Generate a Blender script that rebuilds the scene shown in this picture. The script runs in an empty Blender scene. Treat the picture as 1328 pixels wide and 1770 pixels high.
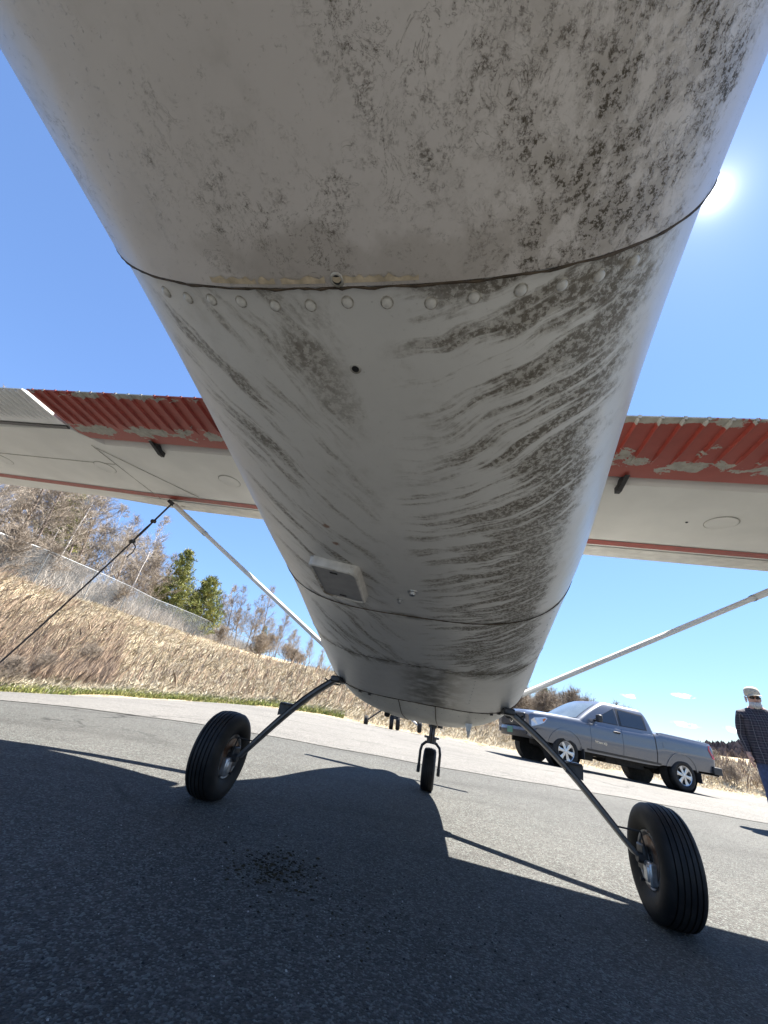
import bpy, math, random
import numpy as np
from mathutils import Vector, Matrix
random.seed(7); rng = np.random.default_rng(7)
SC = bpy.context.scene; COL = SC.collection
rad = math.radians

# ------------------------------------------------------------------ camera
CAM_H = 0.6045
roll, pitch = rad(6.97326), rad(27.37818)
up = np.array([math.sin(roll)*math.cos(pitch), math.cos(roll)*math.cos(pitch), -math.sin(pitch)])
fw = np.array([0, 0, -1.0]); yy = fw - up*fw.dot(up); yy /= np.linalg.norm(yy); xx = np.cross(yy, up)
CB = np.array([xx, yy, up])                      # camera axes -> world axes
cam = bpy.data.cameras.new('camera'); camo = bpy.data.objects.new('camera', cam); COL.objects.link(camo)
cam.sensor_fit = 'VERTICAL'; cam.sensor_height = 36; cam.lens = 36*665/1770
cam.clip_start = 0.02; cam.clip_end = 6000
mw = Matrix.Identity(4)
for i in range(3):
    for j in range(3): mw[i][j] = CB[i][j]
mw[2][3] = CAM_H; camo.matrix_world = mw
SC.camera = camo

# ------------------------------------------------------------------ sky, sun, exposure
SUN = Vector((0.48109, 0.29788, 0.82451)).normalized()
world = bpy.data.worlds.new('World'); SC.world = world; world.use_nodes = True
wn = world.node_tree; wn.nodes.clear()
sky = wn.nodes.new('ShaderNodeTexSky'); sky.sky_type = 'NISHITA'; sky.sun_disc = False
sky.sun_elevation = math.asin(SUN.z); sky.sun_rotation = math.atan2(SUN.x, SUN.y)
sky.altitude = 200; sky.air_density = 0.75; sky.dust_density = 0.0; sky.ozone_density = 5.0
bgn = wn.nodes.new('ShaderNodeBackground'); bgn.inputs[1].default_value = 0.104
wout = wn.nodes.new('ShaderNodeOutputWorld'); wn.links.new(bgn.outputs[0], wout.inputs[0])
SKY_OUT = sky.outputs[0]
sl = bpy.data.lights.new('sun', 'SUN'); sl.energy = 5.0; sl.angle = rad(0.5); sl.color = (1, 0.95, 0.87)
so = bpy.data.objects.new('sun', sl); COL.objects.link(so)
so.rotation_euler = SUN.to_track_quat('Z', 'Y').to_euler(); so.location = (0, 0, 30)
SC.view_settings.view_transform = 'Standard'; SC.view_settings.look = 'None'
SC.view_settings.exposure = 2.38; SC.view_settings.gamma = 1.0; SC.view_settings.use_curve_mapping = False
SC.render.engine = 'CYCLES'
SC.cycles.max_bounces = 8; SC.cycles.transparent_max_bounces = 24

# ------------------------------------------------------------------ node helpers
class NT:
    def __init__(s, tree): s.t = tree
    def n(s, typ, **kw):
        nd = s.t.nodes.new(typ)
        for k, v in kw.items(): setattr(nd, k, v)
        return nd
    def link(s, a, b): s.t.links.new(a, b)
    def put(s, v, sock):
        if v is None: return
        if hasattr(v, 'links') or hasattr(v, 'is_output'): s.link(v, sock)
        else: sock.default_value = v
    def m(s, op, a, b=None, c=None, clamp=False):
        nd = s.n('ShaderNodeMath', operation=op, use_clamp=clamp)
        s.put(a, nd.inputs[0]); s.put(b, nd.inputs[1]); s.put(c, nd.inputs[2]); return nd.outputs[0]
    def ss(s, v, a, b, lo=0.0, hi=1.0):
        nd = s.n('ShaderNodeMapRange', interpolation_type='SMOOTHSTEP')
        s.put(v, nd.inputs[0]); s.put(a, nd.inputs[1]); s.put(b, nd.inputs[2]); s.put(lo, nd.inputs[3]); s.put(hi, nd.inputs[4]); return nd.outputs[0]
    def coord(s, which='Object'): return s.n('ShaderNodeTexCoord').outputs[which]
    def sep(s, v):
        nd = s.n('ShaderNodeSeparateXYZ'); s.link(v, nd.inputs[0]); return nd.outputs
    def comb(s, x, y, z=0.0):
        nd = s.n('ShaderNodeCombineXYZ'); s.put(x, nd.inputs[0]); s.put(y, nd.inputs[1]); s.put(z, nd.inputs[2]); return nd.outputs[0]
    def noise(s, v, scale, detail=4, rough=.55, dist=0.0):
        nd = s.n('ShaderNodeTexNoise'); s.put(v, nd.inputs['Vector']); nd.inputs['Scale'].default_value = scale
        nd.inputs['Detail'].default_value = detail; nd.inputs['Roughness'].default_value = rough; nd.inputs['Distortion'].default_value = dist
        return nd.outputs[0]
    def vor(s, v, scale, feat='F1', out=0):
        nd = s.n('ShaderNodeTexVoronoi', feature=feat); s.put(v, nd.inputs['Vector']); nd.inputs['Scale'].default_value = scale
        return nd.outputs[out]
    def mix(s, f, a, b, bt='MIX'):
        nd = s.n('ShaderNodeMix', data_type='RGBA', blend_type=bt)
        s.put(f, nd.inputs[0]); s.put(a, nd.inputs[6]); s.put(b, nd.inputs[7]); return nd.outputs[2]
    def bump(s, h, strength=.3, dist=.01):
        nd = s.n('ShaderNodeBump'); nd.inputs['Strength'].default_value = strength; nd.inputs['Distance'].default_value = dist
        s.link(h, nd.inputs['Height']); return nd.outputs[0]
def c4(c): return (c[0], c[1], c[2], 1.0)
MATS = {}
def new_mat(name):
    m = bpy.data.materials.new(name); m.use_nodes = True; MATS[name] = m
    nt = m.node_tree; b = nt.nodes['Principled BSDF']; return m, NT(nt), b
def pm(name, col, rough=.5, metal=0.0, var=.12, scale=15, bump=0.0, bscale=80, coat=0.0, spec=.5, col2=None, thr=None):
    """plain surface: noise-varied colour, optional second colour in patches, fine relief"""
    m, N, b = new_mat(name)
    co = N.coord()
    n1 = N.noise(co, scale, 5)
    dark = tuple(c*(1-var) for c in col); lite = tuple(min(1, c*(1+var)) for c in col)
    c = N.mix(N.ss(n1, .3, .7), c4(dark), c4(lite))
    if col2:
        n2 = N.noise(co, scale*.35, 6, .65)
        c = N.mix(N.ss(n2, (thr or .55), (thr or .55)+.06), c, c4(col2))
    N.link(c, b.inputs['Base Color'])
    b.inputs['Metallic'].default_value = metal; b.inputs['Coat Weight'].default_value = coat
    b.inputs['Specular IOR Level'].default_value = spec
    N.link(N.ss(N.noise(co, scale*2.3, 4), .2, .8, rough*.85, min(1, rough*1.15)), b.inputs['Roughness'])
    if bump: N.link(N.bump(N.noise(co, bscale, 4), bump, .004), b.inputs['Normal'])
    return m

# ------------------------------------------------------------------ mesh helpers
class MB:
    def __init__(s): s.v = []; s.f = []; s.mi = []
    def add(s, vs, fs, mi=0):
        o = len(s.v); s.v.extend([tuple(map(float, p)) for p in vs])
        for f in fs: s.f.append(tuple(i+o for i in f)); s.mi.append(mi)
        return s
    def grid(s, P, cu=False, cv=False, mi=0, flip=False):
        P = np.asarray(P, float); a, b = P.shape[:2]; fs = []
        for i in range(a if cu else a-1):
            for j in range(b if cv else b-1):
                q = (i*b+j, ((i+1) % a)*b+j, ((i+1) % a)*b+(j+1) % b, i*b+(j+1) % b)
                fs.append(q[::-1] if flip else q)
        return s.add(P.reshape(-1, 3), fs, mi)
    def box(s, c, d, rot=None, mi=0):
        c = np.array(c, float); h = np.array(d, float)/2; vs = []
        for sx in (-1, 1):
            for sy in (-1, 1):
                for sz in (-1, 1):
                    p = np.array([sx, sy, sz])*h
                    if rot is not None: p = rot@p
                    vs.append(c+p)
        return s.add(vs, [(0,1,3,2),(4,6,7,5),(0,4,5,1),(2,3,7,6),(0,2,6,4),(1,5,7,3)], mi)
    def prism(s, poly, axis, a, b, mi=0):
        """poly: list of 2-D points in the other two axes (in xyz order), extruded a..b on axis"""
        n = len(poly); vs = []
        for t in (a, b):
            for p in poly:
                q = list(p); q.insert(axis, t); vs.append(q)
        fs = [tuple(range(n)), tuple(range(2*n-1, n-1, -1))]+[(i, i+n, (i+1) % n+n, (i+1) % n) for i in range(n)]
        return s.add(vs, fs, mi)
    def tube(s, path, r, n=8, caps=True, mi=0, flat=None):
        P = np.array(path, float); k = len(P); r = np.broadcast_to(np.array(r, float), (k,))
        T = np.gradient(P, axis=0); T /= np.linalg.norm(T, axis=1)[:, None]+1e-12
        ref = np.array([0, 0, 1.0]) if abs(T[0][2]) < .9 else np.array([1.0, 0, 0])
        rings = []
        u = np.cross(T[0], ref); u /= np.linalg.norm(u)
        for i in range(k):
            u = u-T[i]*(u@T[i]); u /= np.linalg.norm(u); w = np.cross(T[i], u)
            a = np.linspace(0, 2*np.pi, n, endpoint=False)
            rings.append(P[i]+r[i]*(np.cos(a)[:, None]*u+np.sin(a)[:, None]*w))
        o = len(s.v); s.grid(np.array(rings), cv=True, mi=mi)
        if caps: s.f.append(tuple(o+i for i in range(n-1, -1, -1))); s.mi.append(mi); s.f.append(tuple(o+(k-1)*n+i for i in range(n))); s.mi.append(mi)
        return s
    def lathe(s, prof, c=(0,0,0), axis=0, n=40, mi=0, close=False):
        """prof: (along-axis, radius)"""
        c = np.array(c, float); a = np.linspace(0, 2*np.pi, n, endpoint=False); P = []
        for t, r in prof:
            q = np.zeros((n, 3)); q[:, axis] = t; q[:, (axis+1) % 3] = r*np.cos(a); q[:, (axis+2) % 3] = r*np.sin(a); P.append(q+c)
        return s.grid(np.array(P), cu=close, cv=True, mi=mi)
    T = None
    def mesh(s, name, mats, smooth=True, ang=35):
        if MB.T is not None: s.v = [MB.T(p) for p in s.v]
        me = bpy.data.meshes.new(name); me.from_pydata(s.v, [], s.f)
        for m in (mats if isinstance(mats, (list, tuple)) else [mats]): me.materials.append(m)
        if any(s.mi): me.polygons.foreach_set('material_index', s.mi)
        if smooth:
            me.polygons.foreach_set('use_smooth', [True]*len(s.f)); me.update()
            try: me.set_sharp_from_angle(angle=rad(ang))
            except Exception: pass
        me.update(); return me
    def build(s, name, mats, parent=None, smooth=True, ang=35, bevel=0, **tagkw):
        o = bpy.data.objects.new(name, s.mesh(name, mats, smooth, ang)); COL.objects.link(o)
        if parent: o.parent = parent
        if bevel:
            b = o.modifiers.new('bevel', 'BEVEL'); b.width = bevel; b.segments = 2; b.limit_method = 'ANGLE'; b.angle_limit = rad(40)
        if tagkw: tag(o, **tagkw)
        return o
def tag(o, label=None, cat=None, group=None, kind=None):
    if label: o['label'] = label
    if cat: o['category'] = cat
    if group: o['group'] = group
    if kind: o['kind'] = kind
    return o
def empty(name, loc=(0,0,0), rz=0, **kw):
    o = bpy.data.objects.new(name, None); COL.objects.link(o); o.location = loc; o.rotation_euler = (0, 0, rz); o.empty_display_size = .2
    return tag(o, **kw)
def copy_tree(o, parent=None):
    c = o.copy(); COL.objects.link(c); c.parent = parent
    if parent is not None: c.matrix_parent_inverse = o.matrix_parent_inverse
    for ch in list(o.children): copy_tree(ch, c)
    return c
def rawmesh(name, V, Fc, mat):
    """fast mesh from numpy: V (n,3), Fc (m,k)"""
    V = np.asarray(V, np.float32); Fc = np.asarray(Fc, np.int32); m, k = Fc.shape
    me = bpy.data.meshes.new(name); me.vertices.add(len(V)); me.vertices.foreach_set('co', V.ravel())
    me.loops.add(m*k); me.loops.foreach_set('vertex_index', Fc.ravel())
    me.polygons.add(m); me.polygons.foreach_set('loop_start', np.arange(0, m*k, k, dtype=np.int32))
    if isinstance(mat, (list, tuple)):
        for q in mat: me.materials.append(q)
    else: me.materials.append(mat)
    me.update(calc_edges=True); return me
def herm(x, xs, ys):
    """smooth monotone interpolation"""
    xs = np.asarray(xs, float); ys = np.asarray(ys, float); x = np.asarray(x, float)
    h = np.diff(xs); d = np.diff(ys)/h; m = np.zeros(len(xs)); m[0] = d[0]; m[-1] = d[-1]
    for i in range(1, len(xs)-1): m[i] = 0 if d[i-1]*d[i] <= 0 else 2*d[i-1]*d[i]/(d[i-1]+d[i])
    xc = np.clip(x, xs[0], xs[-1]); k = np.clip(np.searchsorted(xs, xc)-1, 0, len(h)-1); t = (xc-xs[k])/h[k]
    return (2*t**3-3*t**2+1)*ys[k]+(t**3-2*t**2+t)*h[k]*m[k]+(-2*t**3+3*t**2)*ys[k+1]+(t**3-t**2)*h[k]*m[k+1]
def sstep(a, b, x): t = np.clip((np.asarray(x, float)-a)/(b-a), 0, 1); return t*t*(3-2*t)
def lump(x, y, s=1.0):
    return (np.sin(x*1.3*s+y*.7*s)+np.sin(x*.61*s-y*1.17*s+1.3)+np.sin(x*2.3*s+.4)*np.sin(y*1.9*s+2.1))/3
# ------------------------------------------------------------------ ground shape
GX = [-80, -40, -20, -12.6, -8.4, -3.65, -2, -.76, 0, 1.415, 3.9, 6.4, 9.7, 16.3, 19.4, 40, 80]
GZ = [-3.0, -1.6, -.72, -.34, -.07, .16, .125, .052, .0, -.094, -.225, -.385, -.62, -1.0, -1.15, -1.6, -2.0]
def gz(x, y): return herm(x, GX, GZ)+.0169*np.clip(y, -6, 8)
def edge_y(x): return 17.7+.17*np.asarray(x, float)
def terrain(x, y):
    x = np.asarray(x, float); y = np.asarray(y, float)
    d = (y-edge_y(x)-.25*np.sin(x*.9)-.15*np.sin(x*2.3+1))*.986
    A = herm(x, [-60, -30, -22, -15, -10, -5, 0, 6, 12, 20, 34, 80], [8.5, 7.2, 5.9, 3.7, 2.7, 2.3, 2.2, 2.0, 1.5, 1.15, 1.2, 1.5])
    w = herm(x, [-60, -23, -19, -12, -9, 2, 12, 20, 80], [6, 6.5, 8, 11.5, 12, 12, 8, 5.5, 6])
    far = herm(x, [-60, -22, -15, -5, 10, 25], [.03, .045, .075, .06, .012, .0])
    z = gz(x, y)+A*sstep(-.1, 1, d/w*.9)*1.0+far*np.clip(d-10, 0, 70)
    z += sstep(.5, 5, d)*(.16*lump(x, y, .9)+.06*lump(x, y, 3.1))
    return np.where(d > 0, z-.012, gz(x, y)-.03)
# ------------------------------------------------------------------ sky details: sun's aureole and a few wisps of cloud
def build_sky():
    N = NT(wn)
    dirv = N.coord('Generated')
    def dot(v):
        nd = N.n('ShaderNodeVectorMath', operation='DOT_PRODUCT'); N.link(dirv, nd.inputs[0]); nd.inputs[1].default_value = v; return nd.outputs['Value']
    cs = dot(tuple(SUN))
    ang = N.m('ARCCOSINE', N.m('MINIMUM', cs, .9999999))
    a1 = N.m('MULTIPLY', N.m('POWER', 2.718, N.m('MULTIPLY', ang, -9.0)), .55)
    a2 = N.m('MULTIPLY', N.m('POWER', 2.718, N.m('MULTIPLY', ang, -80.0)), 8.0)
    glow = N.m('ADD', a1, a2)
    vm = N.n('ShaderNodeVectorMath', operation='SCALE'); vm.inputs[0].default_value = (1.0, .97, .92); N.link(glow, vm.inputs['Scale'])
    # dry clear air: hold back the pale band towards the horizon, hue unchanged
    rc = N.n('ShaderNodeSeparateColor'); N.link(SKY_OUT, rc.inputs[0])
    lum = N.m('ADD', N.m('MULTIPLY', rc.outputs[0], .3), N.m('ADD', N.m('MULTIPLY', rc.outputs[1], .5), N.m('MULTIPLY', rc.outputs[2], .2)))
    hs = N.n('ShaderNodeHueSaturation'); hs.inputs['Saturation'].default_value = 1.0; N.link(SKY_OUT, hs.inputs['Color'])
    sc_ = N.n('ShaderNodeVectorMath', operation='SCALE'); N.link(hs.outputs[0], sc_.inputs[0]); N.link(N.m('DIVIDE', 1.0, N.m('ADD', 1.0, N.m('MULTIPLY', lum, .36))), sc_.inputs['Scale'])
    add = N.n('ShaderNodeVectorMath', operation='ADD'); N.link(sc_.outputs[0], add.inputs[0]); N.link(vm.outputs[0], add.inputs[1])
    col = add.outputs[0]
    wisp = None
    for az, el, w, h, s in ((38.0, 5.2, 1.25, .28, 1.0), (37.6, 2.35, 1.5, .3, .8), (41.9, 2.3, 1.3, .4, 1.0), (33.0, 4.8, 1.2, .3, .4), (30.2, 3.0, 1.6, .25, .4), (52, 4.0, 2.5, .5, .8), (60, 7, 3, .6, .8), (-62, 9, 3, .5, .7)):
        a, e = rad(az), rad(el)
        c = (math.sin(a)*math.cos(e), math.cos(a)*math.cos(e), math.sin(e)); r = (math.cos(a), -math.sin(a), 0); u = (-math.sin(a)*math.sin(e), -math.cos(a)*math.sin(e), math.cos(e))
        px = N.m('DIVIDE', dot(r), math.sin(rad(w))); py = N.m('DIVIDE', N.m('ADD', dot(u), N.m('MULTIPLY', dot(r), .10)), math.sin(rad(h)))
        q = N.m('SQRT', N.m('ADD', N.m('MULTIPLY', px, px), N.m('MULTIPLY', py, py)))
        front = N.m('GREATER_THAN', dot(c), .5)
        k = N.m('MULTIPLY', N.m('MULTIPLY', N.ss(q, 1.0, .1), front), s)
        wisp = k if wisp is None else N.m('MAXIMUM', wisp, k)
    nz = N.noise(dirv, 95, 5, .65)
    wf = N.m('MULTIPLY', wisp, N.ss(nz, .42, .62), clamp=True)
    col = N.mix(wf, col, (15.0, 15.5, 16.5, 1))
    N.link(col, bgn.inputs[0])
build_sky()

# ------------------------------------------------------------------ ground materials
def asphalt(name, base, light, spk, warm):
    m, N, b = new_mat(name); co = N.coord()
    big = N.noise(co, .35, 5, .6); mid = N.noise(co, 3.5, 5, .6); fine = N.noise(co, 120, 3, .7)
    v = N.vor(co, 165, 'F1', 1); vd = N.vor(co, 165, 'F1', 0)
    stone = N.sep(v)[0]
    c = N.mix(N.ss(big, .3, .7), c4(base), c4(light))
    c = N.mix(N.m('MULTIPLY', N.ss(mid, .45, .75), .5), c, c4(tuple(x*.62 for x in base)))
    c = N.mix(N.m('MULTIPLY', N.ss(stone, .62, .95), spk), c, c4(warm))
    c = N.mix(N.m('MULTIPLY', N.ss(stone, .35, .05), .55), c, c4(tuple(x*.45 for x in base)))
    c = N.mix(N.m('MULTIPLY', N.ss(fine, .35, .65), .35), c, c4(tuple(x*.5 for x in base)))
    g2 = N.noise(co, 38, 3, .75); c = N.mix(N.m('MULTIPLY', N.ss(g2, .52, .7), .55), c, c4(tuple(x*2.3 for x in base))); c = N.mix(N.m('MULTIPLY', N.ss(g2, .46, .32), .5), c, c4(tuple(x*.5 for x in base)))
    xyz = N.sep(co)
    # sealed cracks and worn tracks run along the strip
    u = N.comb(N.m('MULTIPLY', xyz[0], .12), N.m('SUBTRACT', xyz[1], N.m('MULTIPLY', xyz[0], .17)))
    tr = N.noise(u, 1.6, 4, .6)
    c = N.mix(N.m('MULTIPLY', N.ss(tr, .5, .72), .4), c, c4(tuple(x*.6 for x in base)))
    wc = N.n('ShaderNodeVectorMath', operation='ADD'); N.link(co, wc.inputs[0]); nv = N.n('ShaderNodeTexNoise'); nv.inputs['Scale'].default_value = 1.4; nv.inputs['Detail'].default_value = 5; N.link(co, nv.inputs['Vector']); N.link(nv.outputs[1], wc.inputs[1])
    ck = N.m('MULTIPLY', N.ss(N.vor(wc.outputs[0], .38, 'DISTANCE_TO_EDGE'), .010, .003), N.ss(N.noise(co, .5, 3), .48, .62)); c = N.mix(N.m('MULTIPLY', ck, .8), c, c4(tuple(x*.3 for x in base)))
    N.link(c, b.inputs['Base Color']); b.inputs['Roughness'].default_value = .85; b.inputs['Specular IOR Level'].default_value = .18
    h = N.m('ADD', N.m('MULTIPLY', vd, -1.0), N.m('MULTIPLY', fine, .5))
    N.link(N.bump(h, .9, .006), b.inputs['Normal'])
    return m
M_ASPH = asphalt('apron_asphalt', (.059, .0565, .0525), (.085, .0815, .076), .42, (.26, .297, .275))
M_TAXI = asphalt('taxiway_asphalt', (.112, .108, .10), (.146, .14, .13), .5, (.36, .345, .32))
def soil():
    m, N, b = new_mat('dry_grass_soil'); co = N.coord()
    n1 = N.noise(co, .25, 6, .65); n2 = N.noise(co, 2.2, 6, .7); n3 = N.noise(co, 14, 5, .7)
    c = N.mix(N.ss(n1, .35, .65), c4((.35, .29, .205)), c4((.43, .365, .26)))
    c = N.mix(N.ss(n2, .45, .7), c, c4((.15, .095, .055)))
    c = N.mix(N.m('MULTIPLY', N.ss(n3, .4, .7), .6), c, c4((.36, .28, .16)))
    N.link(c, b.inputs['Base Color']); b.inputs['Roughness'].default_value = 1; b.inputs['Specular IOR Level'].default_value = .1
    N.link(N.bump(N.noise(co, 9, 5, .7), 1.0, .15), b.inputs['Normal']); return m
M_SOIL = soil()

def sheet(name, xs, fn_y, zfn, mat, dz, **kw):
    """a sheet following the ground: xs columns, fn_y(x)->array of y"""
    P = []
    for x in xs:
        y = fn_y(x); P.append(np.stack([np.full(len(y), x), y, zfn(np.full(len(y), x), y)+dz], 1))
    P = np.array(P); a, b = P.shape[:2]
    i, j = np.meshgrid(np.arange(a-1), np.arange(b-1), indexing='ij'); q = np.stack([i*b+j, (i+1)*b+j, (i+1)*b+j+1, i*b+j+1], -1).reshape(-1, 4)
    me = rawmesh(name, P.reshape(-1, 3), q, mat); me.polygons.foreach_set('use_smooth', [True]*len(q))
    o = bpy.data.objects.new(name, me); COL.objects.link(o); return tag(o, **kw)
xs = np.concatenate([-np.geomspace(900, 30, 26), np.linspace(-29.5, 40, 180), np.geomspace(41, 900, 26)])
def tery(x):
    e = edge_y(x)
    return np.concatenate([[-900, -300, -100, -30, -10], np.linspace(-5, 0, 3)+min(e-.6, 8)*0, np.linspace(.5, 1, 2)*(max(e, 2)-.5), e+np.linspace(0, 45, 110), e+np.geomspace(46, 1500, 18)])
sheet('ground', xs, lambda x: np.sort(tery(x)), terrain, M_SOIL, -.01, kind='structure')
axs = np.concatenate([np.linspace(-70, -13, 24), np.linspace(-12, 24, 120), np.linspace(25, 80, 20)])
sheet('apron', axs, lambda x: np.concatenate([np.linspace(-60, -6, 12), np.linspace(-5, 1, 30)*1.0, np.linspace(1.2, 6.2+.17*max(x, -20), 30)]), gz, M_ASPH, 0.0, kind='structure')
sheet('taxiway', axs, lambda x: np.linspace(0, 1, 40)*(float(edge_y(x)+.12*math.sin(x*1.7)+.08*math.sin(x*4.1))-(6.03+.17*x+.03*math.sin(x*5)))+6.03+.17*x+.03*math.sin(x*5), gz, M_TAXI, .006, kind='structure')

# dry grass on the bank (nobody could count it)
def blades(name, n, azr, dfun, hfun, wfun, mat, lean, seed, label, cat, colmat=None):
    g = np.random.default_rng(seed)
    az = np.radians(g.uniform(azr[0], azr[1], n)); s0 = 17.7/(np.cos(az)-.17*np.sin(az))
    r = s0+dfun(g, n); x = r*np.sin(az); y = r*np.cos(az); z = terrain(x, y)
    d = y-edge_y(x); h = hfun(g, n, x, d); w = wfun(g, n)*np.clip(r/22, .7, 2.6)
    th = g.uniform(0, 2*np.pi, n); ln = lean*h*g.uniform(.2, 1.3, n); la = g.normal(.6, 1.0, n)
    base = np.stack([x, y, z-.03], 1); side = np.stack([np.cos(th), np.sin(th), 0*th], 1)*w[:, None]/2
    tip = base+np.stack([np.cos(la)*ln, np.sin(la)*ln, h], 1); mid = base+np.stack([np.cos(la)*ln*.35, np.sin(la)*ln*.35, h*.6], 1)
    V = np.stack([base-side, base+side, mid+side*.8, tip, mid-side*.8], 1).reshape(-1, 3)
    i = np.arange(n)[:, None]*5; F5 = np.concatenate([i, i+1, i+2, i+3, i+4], 1)
    me = rawmesh(name, V, F5, mat); o = bpy.data.objects.new(name, me); COL.objects.link(o)
    return tag(o, label, cat, kind='stuff')
def grassmat(name, cols, sc=.6, trans=.25):
    m, N, b = new_mat(name); co = N.coord()
    n1 = N.noise(co, sc, 4, .6); n2 = N.noise(co, sc*11, 3, .7)
    c = N.mix(N.ss(n1, .35, .65), c4(cols[0]), c4(cols[1])); c = N.mix(N.ss(n2, .45, .62), c, c4(cols[2]))
    c = N.mix(N.ss(N.noise(co, sc*3.1, 3), .58, .72), c, c4(cols[3]))
    N.link(c, b.inputs['Base Color']); b.inputs['Roughness'].default_value = .8; b.inputs['Specular IOR Level'].default_value = .15
    return m
M_DRY = grassmat('dry_grass', ((.53, .47, .35), (.47, .41, .30), (.62, .57, .45), (.38, .30, .22)), .35)
M_GRN = grassmat('green_grass', ((.16, .20, .05), (.24, .25, .08), (.32, .29, .11), (.10, .14, .035)), .5)
M_STALK = grassmat('dry_stalks', ((.30, .23, .17), (.36, .28, .21), (.22, .155, .115), (.43, .35, .26)), .6)
blades('dry_grass', 280000, (-56, 56), lambda g, n: np.abs(g.normal(0, 1, n))*15+.7*g.random(n), lambda g, n, x, d: g.uniform(.10, .36, n)*np.clip(.4+d*.3, .35, 1)*herm(x, [-20, 5, 20], [1, .9, .75]), lambda g, n: g.uniform(.010, .026, n), M_DRY, 1.3, 11, 'tan dry grass covering the bank beyond the taxiway', 'grass')
blades('green_grass', 26000, (-56, -2), lambda g, n: g.uniform(-.02, 1.5, n)**1.0, lambda g, n, x, d: g.uniform(.05, .17, n), lambda g, n: g.uniform(.02, .05, n), M_GRN, .6, 12, 'thin strip of green grass along the left taxiway edge', 'grass')
blades('dry_stalks', 15000, (-56, -30), lambda g, n: 2.2+np.abs(g.normal(0, 1, n))*4, lambda g, n, x, d: g.uniform(.3, .9, n), lambda g, n: g.uniform(.010, .022, n), M_STALK, .55, 13, 'reddish brown dry stalks on the left part of the bank', 'weeds')
blades('dry_weeds', 9000, (-34, 56), lambda g, n: 1.6+np.abs(g.normal(0, 1, n))*9, lambda g, n, x, d: g.uniform(.3, .9, n), lambda g, n: g.uniform(.016, .03, n), M_STALK, .5, 14, 'scattered brown weed stalks sticking out of the dry grass', 'weeds')

# far ridge
def ridge():
    P = []; azs = np.radians(np.linspace(5, 110, 420)); g = np.random.default_rng(5)
    base = 8.0+4.5*np.sin(azs*7+.5)+2.5*np.sin(azs*17)
    for r, k, j in ((330, 0.0, 0), (345, .35, .4), (365, .8, .8), (390, 1.0, 1.6), (430, .9, 1.0), (600, .6, .5)):
        z = -3+k*(base+4)+j*g.normal(0, .8, len(azs)); P.append(np.stack([r*np.sin(azs), r*np.cos(azs), z], 1))
    return MB().grid(np.array(P))
M_RIDGE = pm('far_wood_floor', (.13, .10, .085), .95, var=.3, scale=.06, spec=.1)
ridge().build('hills', M_RIDGE, kind='structure')
def ridge_wood():
    g = np.random.default_rng(6); n = 5200
    az = np.radians(g.uniform(8, 105, n)); r = g.uniform(335, 400, n)
    base = 8.0+4.5*np.sin(az*7+.5)+2.5*np.sin(az*17); k = np.interp(r, [330, 345, 365, 390, 430], [0, .35, .8, 1, .9])
    z = -3+k*(base+4)-.5; h = g.uniform(2.5, 6, n); w = g.uniform(1.2, 2.6, n)
    V = []; F = []
    off = np.array([[0, 0, 0]]); 
    for q in range(3):
        th = g.uniform(0, np.pi, n); s = np.stack([np.cos(th), np.sin(th), 0*th], 1)*w[:, None]
        b = np.stack([r*np.sin(az), r*np.cos(az), z], 1); zz = np.zeros((n, 3)); zz[:, 2] = h
        V.append(np.stack([b-s*.3, b+s*.3, b+s+zz*.55, b+zz*g.uniform(.85, 1.05, n)[:, None], b-s+zz*.5], 1).reshape(-1, 3))
        F.append(np.arange(n)[:, None]*5+np.arange(5)[None]+q*n*5)
    me = rawmesh('far_wood', np.concatenate(V), np.concatenate(F), M_FARWOOD); o = bpy.data.objects.new('far_wood', me); COL.objects.link(o)
    tag(o, 'hazy brown bare wood covering the far ridge on the right', 'wood', kind='stuff')
M_FARWOOD = pm('far_wood', (.155, .125, .115), .95, var=.35, scale=.12, spec=.1, col2=(.06, .07, .045), thr=.6)
ridge_wood()
# ================================================================== the light aircraft
PX = np.array([[0.9792, -0.1907, -0.0688], [0.1914, 0.9815, 0.0038], [0.0668, -0.0169, 0.9976]])   # rows: right, forward, up
PM = np.array([0.3265, 2.385, 0.0185])
def p2w(q): return np.array(q, float)@PX+PM
AIR = empty('light_aircraft', label='weathered white high-wing light aircraft with red flaps, seen from under its tail', cat='airplane')
m4 = Matrix.Identity(4)
for i in range(3):
    for j in range(3): m4[i][j] = PX[j][i]
    m4[i][3] = PM[i]
AIR.matrix_world = m4

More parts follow.
